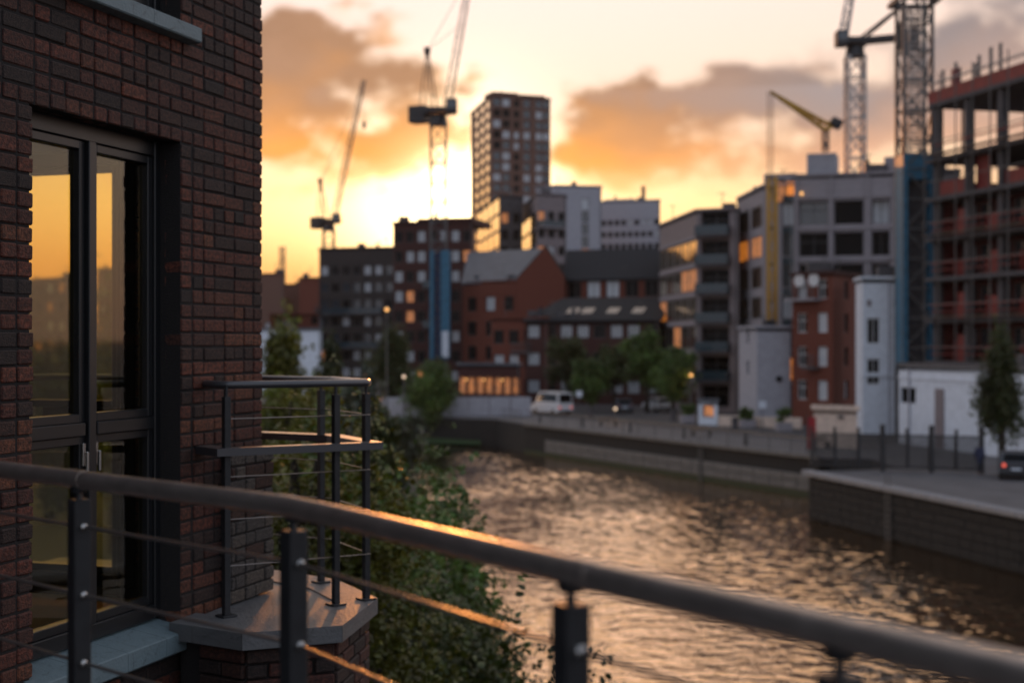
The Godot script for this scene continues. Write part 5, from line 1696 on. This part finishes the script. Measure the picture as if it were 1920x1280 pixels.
func vehicle(label: String, category: String, called: String, at: Vector2, turn: float, body: Array, cabin: Array, width: float, paint: Material, wheels: Array, lights: Material) -> void:
	# body and cabin: side views; x forwards
	var o := thing(called, label, category, V(at, QUAY), "", turn)
	var st := mb()
	extrude(st, body, -width / 2, width / 2)
	obj("body", st, paint, o)
	st = mb()
	var c := centre(cabin)
	extrude(st, cabin, -width / 2 + 0.1, width / 2 - 0.1)
	var cab := obj("cabin", st, paint, o)
	st = mb()
	var small := []
	for p in cabin: small.append(c + (p - c) * Vector2(0.86, 0.70) + Vector2(0, 0.02))
	extrude(st, small, -width / 2 + 0.09, width / 2 - 0.09)
	obj("side_window", st, M.glass_blue, cab)
	for e in [[0, 1], [2, 3]]:
		var p: Vector2 = cabin[e[0]]
		var q: Vector2 = cabin[e[1]]
		st = mb()
		var s := Vector2(q.y - p.y, p.x - q.x).normalized()
		if s.dot(p - c) < 0.0: s = -s
		s *= 0.012
		var lo := p.lerp(q, 0.1) + s
		var hi := p.lerp(q, 0.88) + s
		quad(st, Vector3(lo.x, lo.y, -width / 2 + 0.2), Vector3(lo.x, lo.y, width / 2 - 0.2), Vector3(hi.x, hi.y, width / 2 - 0.24), Vector3(hi.x, hi.y, -width / 2 + 0.24), Vector3(s.x, s.y, 0))
		obj("windscreen", st, M.glass_dark, cab)
	for x in wheels:
		for z in [-1, 1]:
			st = mb()
			tube(st, [Vector3(x, 0.32, z * (width / 2 - 0.2)), Vector3(x, 0.32, z * (width / 2 + 0.01))], 0.32, 16)
			var w := obj("wheel", st, M.tyre, o)
			st = mb()
			tube(st, [Vector3(x, 0.32, z * (width / 2 - 0.05)), Vector3(x, 0.32, z * (width / 2 + 0.02))], 0.19, 12)
			obj("rim", st, M.steel, w)
	var back := 1e9
	var front := -1e9
	for p in body:
		back = minf(back, p.x)
		front = maxf(front, p.x)
	for z in [-1, 1]:
		st = mb()
		ball(st, Vector3(back, 0.82, z * (width / 2 - 0.25)), 0.11, 5, Vector3(0.4, 1, 1))
		obj("tail_light", st, lights, o)
		st = mb()
		ball(st, Vector3(front, 0.72, z * (width / 2 - 0.28)), 0.12, 5, Vector3(0.4, 0.8, 1.2))
		obj("headlight", st, M.steel, o)
	for x in [back + 0.02, front - 0.02]:
		st = mb()
		bevel(st, Vector3(x, 0.42, 0), Vector3(0.16, 0.2, width - 0.08), 0.04)
		obj("bumper", st, M.black_paint, o)
	st = mb()
	box(st, Vector3(back - 0.02, 0.62, 0), Vector3(0.02, 0.11, 0.5))
	obj("number_plate", st, M.render_white, o)

func lamp_post(label: String, at: Vector2, y0: float, y1: float, bulb: float, glow_mat: Material, energy: float) -> void:
	var o := thing("street_lamp", label, "street lamp", V(at, y0), "street lamps by the river")
	var st := mb()
	var h := y1 - y0
	tube(st, [Vector3.ZERO, Vector3(0, 0.8, 0), Vector3(0, h - 0.2, 0)], [0.11, 0.075, 0.05], 8)
	obj("pole", st, M.crane_grey, o)
	st = mb()
	tube(st, [Vector3(0, h + bulb * 0.8, 0), Vector3(0, h + bulb * 1.5, 0)], [bulb * 1.5, bulb * 0.5], 10)
	obj("hood", st, M.crane_grey, o)
	st = mb()
	ball(st, Vector3(0, h, 0), bulb, 6)
	obj("lamp_bulb", st, glow_mat, o)
	var l := OmniLight3D.new()
	l.name = "lamp_light"
	l.light_color = Color(1.0, 0.75, 0.45)
	l.light_energy = energy
	l.light_size = bulb
	l.omni_range = 40.0
	l.omni_attenuation = 2.0
	l.shadow_enabled = true
	l.position = Vector3(0, h, 0)
	o.add_child(l)

func body_mesh(bones: Array, cell: float) -> ArrayMesh:
	# one smooth skin round tapered bones [from, to, radius, radius], meshed as surface nets
	var lo := Vector3.ONE * 1e9
	var hi := -lo
	for b in bones:
		for p in [b[0], b[1]]:
			lo = lo.min(p - Vector3.ONE * (maxf(b[2], b[3]) + cell * 3))
			hi = hi.max(p + Vector3.ONE * (maxf(b[2], b[3]) + cell * 3))
	var n := Vector3i(((hi - lo) / cell).ceil()) + Vector3i.ONE
	var f := PackedFloat32Array()
	f.resize(n.x * n.y * n.z)
	var id := func(i: int, j: int, k: int) -> int: return (k * n.y + j) * n.x + i
	for k in n.z:
		for j in n.y:
			for i in n.x:
				var p := lo + Vector3(i, j, k) * cell
				var s := 0.0
				for b in bones:
					var ab: Vector3 = b[1] - b[0]
					var t := clampf((p - b[0]).dot(ab) / maxf(ab.length_squared(), 1e-6), 0.0, 1.0)
					s += exp(-(p.distance_to(b[0] + ab * t) - lerpf(b[2], b[3], t)) / (cell * 0.9))
				f[id.call(i, j, k)] = -log(maxf(s, 1e-30)) * cell * 0.9
	var at := {}
	for k in n.z - 1:
		for j in n.y - 1:
			for i in n.x - 1:
				var sum := Vector3.ZERO
				var cnt := 0
				for e in [[0, 1], [2, 3], [4, 5], [6, 7], [0, 2], [1, 3], [4, 6], [5, 7], [0, 4], [1, 5], [2, 6], [3, 7]]:
					var a := Vector3i(e[0] & 1, (e[0] >> 1) & 1, e[0] >> 2)
					var c := Vector3i(e[1] & 1, (e[1] >> 1) & 1, e[1] >> 2)
					var va := f[id.call(i + a.x, j + a.y, k + a.z)]
					var vc := f[id.call(i + c.x, j + c.y, k + c.z)]
					if (va < 0.0) != (vc < 0.0):
						sum += Vector3(a).lerp(Vector3(c), va / (va - vc))
						cnt += 1
				if cnt: at[Vector3i(i, j, k)] = lo + (Vector3(i, j, k) + sum / cnt) * cell
	var st := mb()
	st.set_smooth_group(3)
	for g in at:
		for ax in 3:
			var d := Vector3i.ZERO
			d[ax] = 1
			var g2: Vector3i = g + d
			var v0 := f[id.call(g.x, g.y, g.z)]
			var v1 := f[id.call(g2.x, g2.y, g2.z)]
			if (v0 < 0.0) == (v1 < 0.0): continue
			var e1 := Vector3i.ZERO
			var e2 := Vector3i.ZERO
			e1[(ax + 1) % 3] = 1
			e2[(ax + 2) % 3] = 1
			if not (at.has(g - e1) and at.has(g - e2) and at.has(g - e1 - e2)): continue
			quad(st, at[g], at[g - e1], at[g - e1 - e2], at[g - e2], Vector3(d) * (1.0 if v0 < 0.0 else -1.0))
	return done(st)

func person() -> void:
	var o := thing("person", "person in a dark blue coat standing beside the dark parked car", "person", V(G(1838, 80.5), QUAY), "", 2.6)
	# one continuous figure: legs, trunk, arms, hands, neck and head
	var bones := []
	for s in [-1.0, 1.0]:
		bones.append_array([[Vector3(s * 0.09, 0.92, 0), Vector3(s * 0.10, 0.50, 0.02), 0.085, 0.058], [Vector3(s * 0.10, 0.50, 0.02), Vector3(s * 0.11, 0.08, -0.01), 0.056, 0.040], [Vector3(s * 0.11, 0.05, -0.03), Vector3(s * 0.125, 0.035, 0.15), 0.042, 0.034],
			[Vector3(s * 0.19, 1.42, 0), Vector3(s * 0.24, 1.14, -0.03), 0.058, 0.045], [Vector3(s * 0.24, 1.14, -0.03), Vector3(s * 0.23, 0.90, 0.07), 0.042, 0.030], [Vector3(s * 0.23, 0.88, 0.08), Vector3(s * 0.225, 0.80, 0.10), 0.034, 0.024]])
	bones.append_array([[Vector3(0, 0.95, 0), Vector3(0, 1.12, 0), 0.135, 0.125], [Vector3(0, 1.12, 0), Vector3(0, 1.36, 0), 0.125, 0.140], [Vector3(-0.13, 1.42, 0), Vector3(0.13, 1.42, 0), 0.075, 0.075], [Vector3(0, 1.45, 0), Vector3(0, 1.56, 0.01), 0.058, 0.052], [Vector3(0, 1.60, 0.03), Vector3(0, 1.68, 0.0), 0.078, 0.092]])
	put("body", body_mesh(bones, 0.026), M.skin, o)
	var coat := []
	for b in bones:
		if b[0].y > 0.9 and b[0].y < 1.44 and b[1].y > 0.85: coat.append([b[0], b[1], b[2] + 0.022, b[3] + 0.022])
	coat.append([Vector3(0, 1.0, 0), Vector3(0, 0.72, 0), 0.15, 0.15])
	put("coat", body_mesh(coat, 0.03), M.cloth_navy, o)
	var legs := []
	for i in [0, 1, 6, 7]: legs.append([bones[i][0], bones[i][1], bones[i][2] + 0.015, bones[i][3] + 0.018])
	put("trousers", body_mesh(legs, 0.03), M.car_paint, o)
	put("hair", body_mesh([[Vector3(0, 1.66, -0.03), Vector3(0, 1.71, 0.0), 0.092, 0.090]], 0.026), M.tyre, o)

func quay_things() -> void:
	railing("thin steel railing along the edge of the far quay", [Vector2(19.6, 92.2), Vector2(1.4, 129.4)], QUAY + 0.15, 1.05, 2.4)
	railing("short railing at the river bend beside the flood wall", [Vector2(0.8, 131.0), Vector2(-1.2, 137.4)], QUAY, 1.05, 1.6)
	fence()
	var k := building("quay_kiosk", "small cream kiosk with a flat roof standing behind the steel fence", [G(1526, 101), G(1608, 99)], 2.6, QUAY, H(766, 100), M.cream, [], "kiosk", {"trim": M.cream, "clutter": 0, "pipe": false})
	fbox(k, "vent_box", 0, 1.9, 2.3, H(784, 100), H(778, 100), 0.0, 0.12, M.concrete_dark)
	k = building("ticket_hut", "tiny white hut with an amber lit hatch on the promenade", [G(1310, 128), G(1346, 127)], 1.6, QUAY, H(750, 128), M.render_white, [{"n": 1, "rows": 1, "w": 1.1, "h": 1.1, "sill": 0.6, "base": 0.1, "lit": 1.0, "style": 0}], "hut", {"trim": M.zinc, "clutter": 0, "pipe": false})
	var o := thing("promenade_wall", "low pinkish rendered wall along the back of the promenade, right of the ticket hut", "wall", V(G(1348, 126), QUAY))
	for i in 4:
		var s0 := G(1348, 126).lerp(G(1504, 122), i / 4.0) - G(1348, 126)
		var s1 := G(1348, 126).lerp(G(1504, 122), (i + 1) / 4.0) - G(1348, 126)
		var pst := mb()
		bevel(pst, Vector3(s0.distance_to(s1) / 2, 0.47, 0), Vector3(s0.distance_to(s1) - 0.03, 0.94, 0.3), 0.03, Transform3D(Basis(Vector3.UP, (s1 - s0).angle()), V(s0, 0)))
		obj("panel", pst, M.cream, o)
	o = thing("red_banner", "dark red vertical banner on a black post at the corner of the far quay", "banner", V(G(1514, 96), QUAY))
	var st := mb()
	tube(st, [Vector3.ZERO, Vector3(0, 2.5, 0)], 0.05, 8)
	obj("post", st, M.black_paint, o)
	st = mb()
	for i in 6: quad(st, Vector3(0.05 + i * 0.09, 0.25, 0.03 * sin(i * 1.3)), Vector3(0.14 + i * 0.09, 0.25, 0.03 * sin((i + 1) * 1.3)), Vector3(0.14 + i * 0.09, 2.4, 0.03 * sin((i + 1) * 1.3)), Vector3(0.05 + i * 0.09, 2.4, 0.03 * sin(i * 1.3)), Vector3(0, 0, 1))
	obj("cloth", st, M.red_cloth, o)
	vehicle("white panel van parked with its rear to the river", "van", "parked_van", G(1034, 146), 2.15, [Vector2(-2.5, 0.35), Vector2(2.5, 0.35), Vector2(2.5, 0.95), Vector2(1.75, 1.15), Vector2(-2.5, 1.2)], [Vector2(-2.5, 1.2), Vector2(-2.4, 2.3), Vector2(0.95, 2.35), Vector2(1.75, 1.15)], 1.9, M.van_paint, [-1.6, 1.55], M.tail_light_glow)
	vehicle("dark hatchback with two small lights, parked at the right edge", "car", "parked_car", G(1905, 78.5), 1.25, [Vector2(-2.0, 0.3), Vector2(2.1, 0.3), Vector2(2.1, 0.75), Vector2(1.1, 0.98), Vector2(-2.0, 0.98)], [Vector2(-1.95, 0.98), Vector2(-1.5, 1.46), Vector2(0.25, 1.48), Vector2(1.15, 0.98)], 1.75, M.car_paint, [-1.3, 1.3], M.tail_light_glow)
	vehicle("grey saloon parked under the quayside trees", "car", "parked_car", G(1168, 150), 1.6, [Vector2(-2.1, 0.3), Vector2(2.1, 0.3), Vector2(2.1, 0.75), Vector2(1.2, 0.98), Vector2(-2.1, 0.95)], [Vector2(-1.7, 0.96), Vector2(-1.1, 1.44), Vector2(0.4, 1.46), Vector2(1.25, 0.98)], 1.75, M.zinc, [-1.3, 1.3], M.red_panel)
	vehicle("silver estate car parked behind the largest quayside tree", "car", "parked_car", G(1232, 153), 1.9, [Vector2(-2.2, 0.3), Vector2(2.1, 0.3), Vector2(2.1, 0.75), Vector2(1.2, 0.98), Vector2(-2.2, 0.98)], [Vector2(-2.1, 0.98), Vector2(-1.8, 1.46), Vector2(0.4, 1.48), Vector2(1.25, 0.98)], 1.75, M.van_paint, [-1.4, 1.3], M.red_panel)
	var bins := [[1108, 139, "litter bin on the promenade left of the grey saloon"], [1378, 120, "litter bin in front of the low pinkish wall"], [1262, 134, "litter bin beside the silver estate car"]]
	for q in bins:
		o = thing("litter_bin", q[2], "litter bin", V(G(q[0], q[1]), QUAY), "litter bins on the promenade")
		st = mb()
		tube(st, [Vector3.ZERO, Vector3(0, 0.95, 0)], 0.27, 12)
		obj("drum", st, M.concrete_dark, o)
		st = mb()
		tube(st, [Vector3(0, 0.95, 0), Vector3(0, 1.08, 0), Vector3(0, 1.12, 0)], [0.30, 0.30, 0.18], 12)
		obj("lid", st, M.black_paint, o)
	var signs := [[1086, 141, "white traffic sign on a thin pole right of the white van"], [1430, 117, "white traffic sign on a thin pole in front of the pale grey box"]]
	for q in signs:
		o = thing("road_sign", q[2], "sign", V(G(q[0], q[1]), QUAY), "traffic signs on the promenade")
		st = mb()
		tube(st, [Vector3.ZERO, Vector3(0, 2.6, 0)], 0.04, 8)
		obj("pole", st, M.crane_grey, o)
		st = mb()
		bevel(st, Vector3(0, 2.3, 0.06), Vector3(0.6, 0.6, 0.04), 0.015)
		obj("plate", st, M.render_white, o)
	var tubs := [[1290, 131, "square planter with a clipped bush, left of the ticket hut"], [1402, 124, "square planter with a clipped bush, against the low pinkish wall"], [1470, 119, "square planter with a clipped bush, left of the cream kiosk"]]
	for i in tubs.size():
		var q: Array = tubs[i]
		o = thing("planter_box", q[2], "planter", V(G(q[0], q[1]), QUAY), "planters on the promenade")
		st = mb()
		bevel(st, Vector3(0, 0.35, 0), Vector3(1.3, 0.7, 1.3), 0.04)
		obj("tub", st, M.concrete, o)
		tree("tub_bush", "rounded bush growing in the " + q[2].replace(" with a clipped bush", ""), V(G(q[0], q[1]), QUAY + 0.68), 1.3, Vector3(0.75, 0.62, 0.75), 900, M.leaf, 0.14, 3, 220 + i, "bushes in the planters", false, "bush", 14)
	lamp_post("lit street lamp above the dark domed tree", G(725, 122), BANK, H(580, 122), 0.16, M.lamp_glow, 2.0)
	lamp_post("lit street lamp between the quayside trees and the apartments", G(1296, 143), QUAY, H(703, 143), 0.17, M.lamp_glow, 2.0)
	lamp_post("low lit lamp on the promenade in front of the grey saloon", G(1154, 132), QUAY, H(766, 132), 0.14, M.white_lamp_glow, 0.8)
	lamp_post("pale lamp by the left bank trees", G(757, 118), BANK, H(706, 118), 0.13, M.white_lamp_glow, 0.8)
	lamp_post("white lamp beside the cafe at the river bend", G(942, 148), QUAY, H(748, 148), 0.13, M.white_lamp_glow, 0.8)
	lamp_post("short lamp at the foot of the white annexe under the pointed tree", G(1912, 92), QUAY, H(728, 92), 0.1, M.white_lamp_glow, 0.6)
	for i in 6:
		o = thing("bollard", ["bollard beside the white van", "second bollard right of the white van", "bollard in front of the grey saloon", "bollard below the largest quayside tree", "bollard left of the ticket hut", "bollard right of the ticket hut"][i], "bollard", V(Vector2(2.6, 131.5).lerp(Vector2(20.5, 96.0), i / 5.0), QUAY), "bollards along the far quay")
		st = mb()
		tube(st, [Vector3.ZERO, Vector3(0, 0.85, 0), Vector3(0, 0.95, 0)], [0.13, 0.11, 0.06], 10)
		obj("shaft", st, M.black_paint, o)
	for i in 3:
		o = thing("quay_bench", ["bench on the promenade nearest the white van", "bench on the promenade below the apartment block", "bench on the promenade nearest the red banner"][i], "bench", V(Vector2(8.5, 125.5).lerp(Vector2(21.5, 99.5), i / 2.0), QUAY), "benches on the promenade", 0.45)
		for s in 4:
			st = mb()
			box(st, Vector3(0, 0.45, -0.18 + s * 0.12), Vector3(1.8, 0.05, 0.09))
			obj("seat_slat", st, M.boards, o)
		for s in 2:
			st = mb()
			box(st, Vector3(0, 0.62 + s * 0.16, -0.26), Vector3(1.8, 0.1, 0.05))
			obj("back_slat", st, M.boards, o)
		for s in [-0.75, 0.75]:
			st = mb()
			box(st, Vector3(s, 0.21, 0), Vector3(0.07, 0.42, 0.42))
			obj("leg", st, M.black_paint, o)

func W1(n: int) -> Dictionary:
	return {"n": n, "rows": 1, "w": 0.9, "h": 0.9, "sill": 0.8, "base": 0.3, "lit": 0.0, "pale": 0.5, "style": 0}


func _ready() -> void:
	var cam := Camera3D.new()
	cam.name = "camera"
	cam.position = Vector3(0, EYE, 0)
	cam.fov = 26.99
	cam.near = 0.1
	cam.far = 5000.0
	var lens := CameraAttributesPhysical.new()
	lens.frustum_focal_length = 50.0
	lens.frustum_focus_distance = 5.4
	lens.frustum_near = 0.1
	lens.frustum_far = 5000.0
	lens.exposure_aperture = 2.25
	cam.attributes = lens
	add_child(cam)
	cam.current = true
	var env := Environment.new()
	env.background_mode = Environment.BG_SKY
	var sky := Sky.new()
	var pano := PanoramaSkyMaterial.new()
	pano.panorama = make_sky()
	sky.sky_material = pano
	env.sky = sky
	env.tonemap_mode = Environment.TONE_MAPPER_LINEAR
	env.tonemap_exposure = 1.15
	env.fog_enabled = true
	env.fog_density = 0.00008
	env.fog_light_color = Color(1.0, 0.86, 0.74)
	env.sdfgi_enabled = true
	env.ssao_enabled = true
	env.ssil_enabled = true
	var we := WorldEnvironment.new()
	we.name = "environment"
	we.environment = env
	add_child(we)
	var sun := DirectionalLight3D.new()
	sun.name = "sun"
	sun.light_color = Color(1.0, 0.62, 0.30)
	sun.light_energy = 0.5
	sun.light_angular_distance = 0.6
	sun.shadow_enabled = true
	sun.rotation_degrees = Vector3(-5.6, 180.0 + 2.3, 0)
	add_child(sun)

	make_materials()
	land()
	brick_building()
	corner_balcony()
	near_balcony()
	far_city()
	red_warehouse()
	right_bank()
	construction_site()
	cranes()
	quay_things()
	person()
	trees()
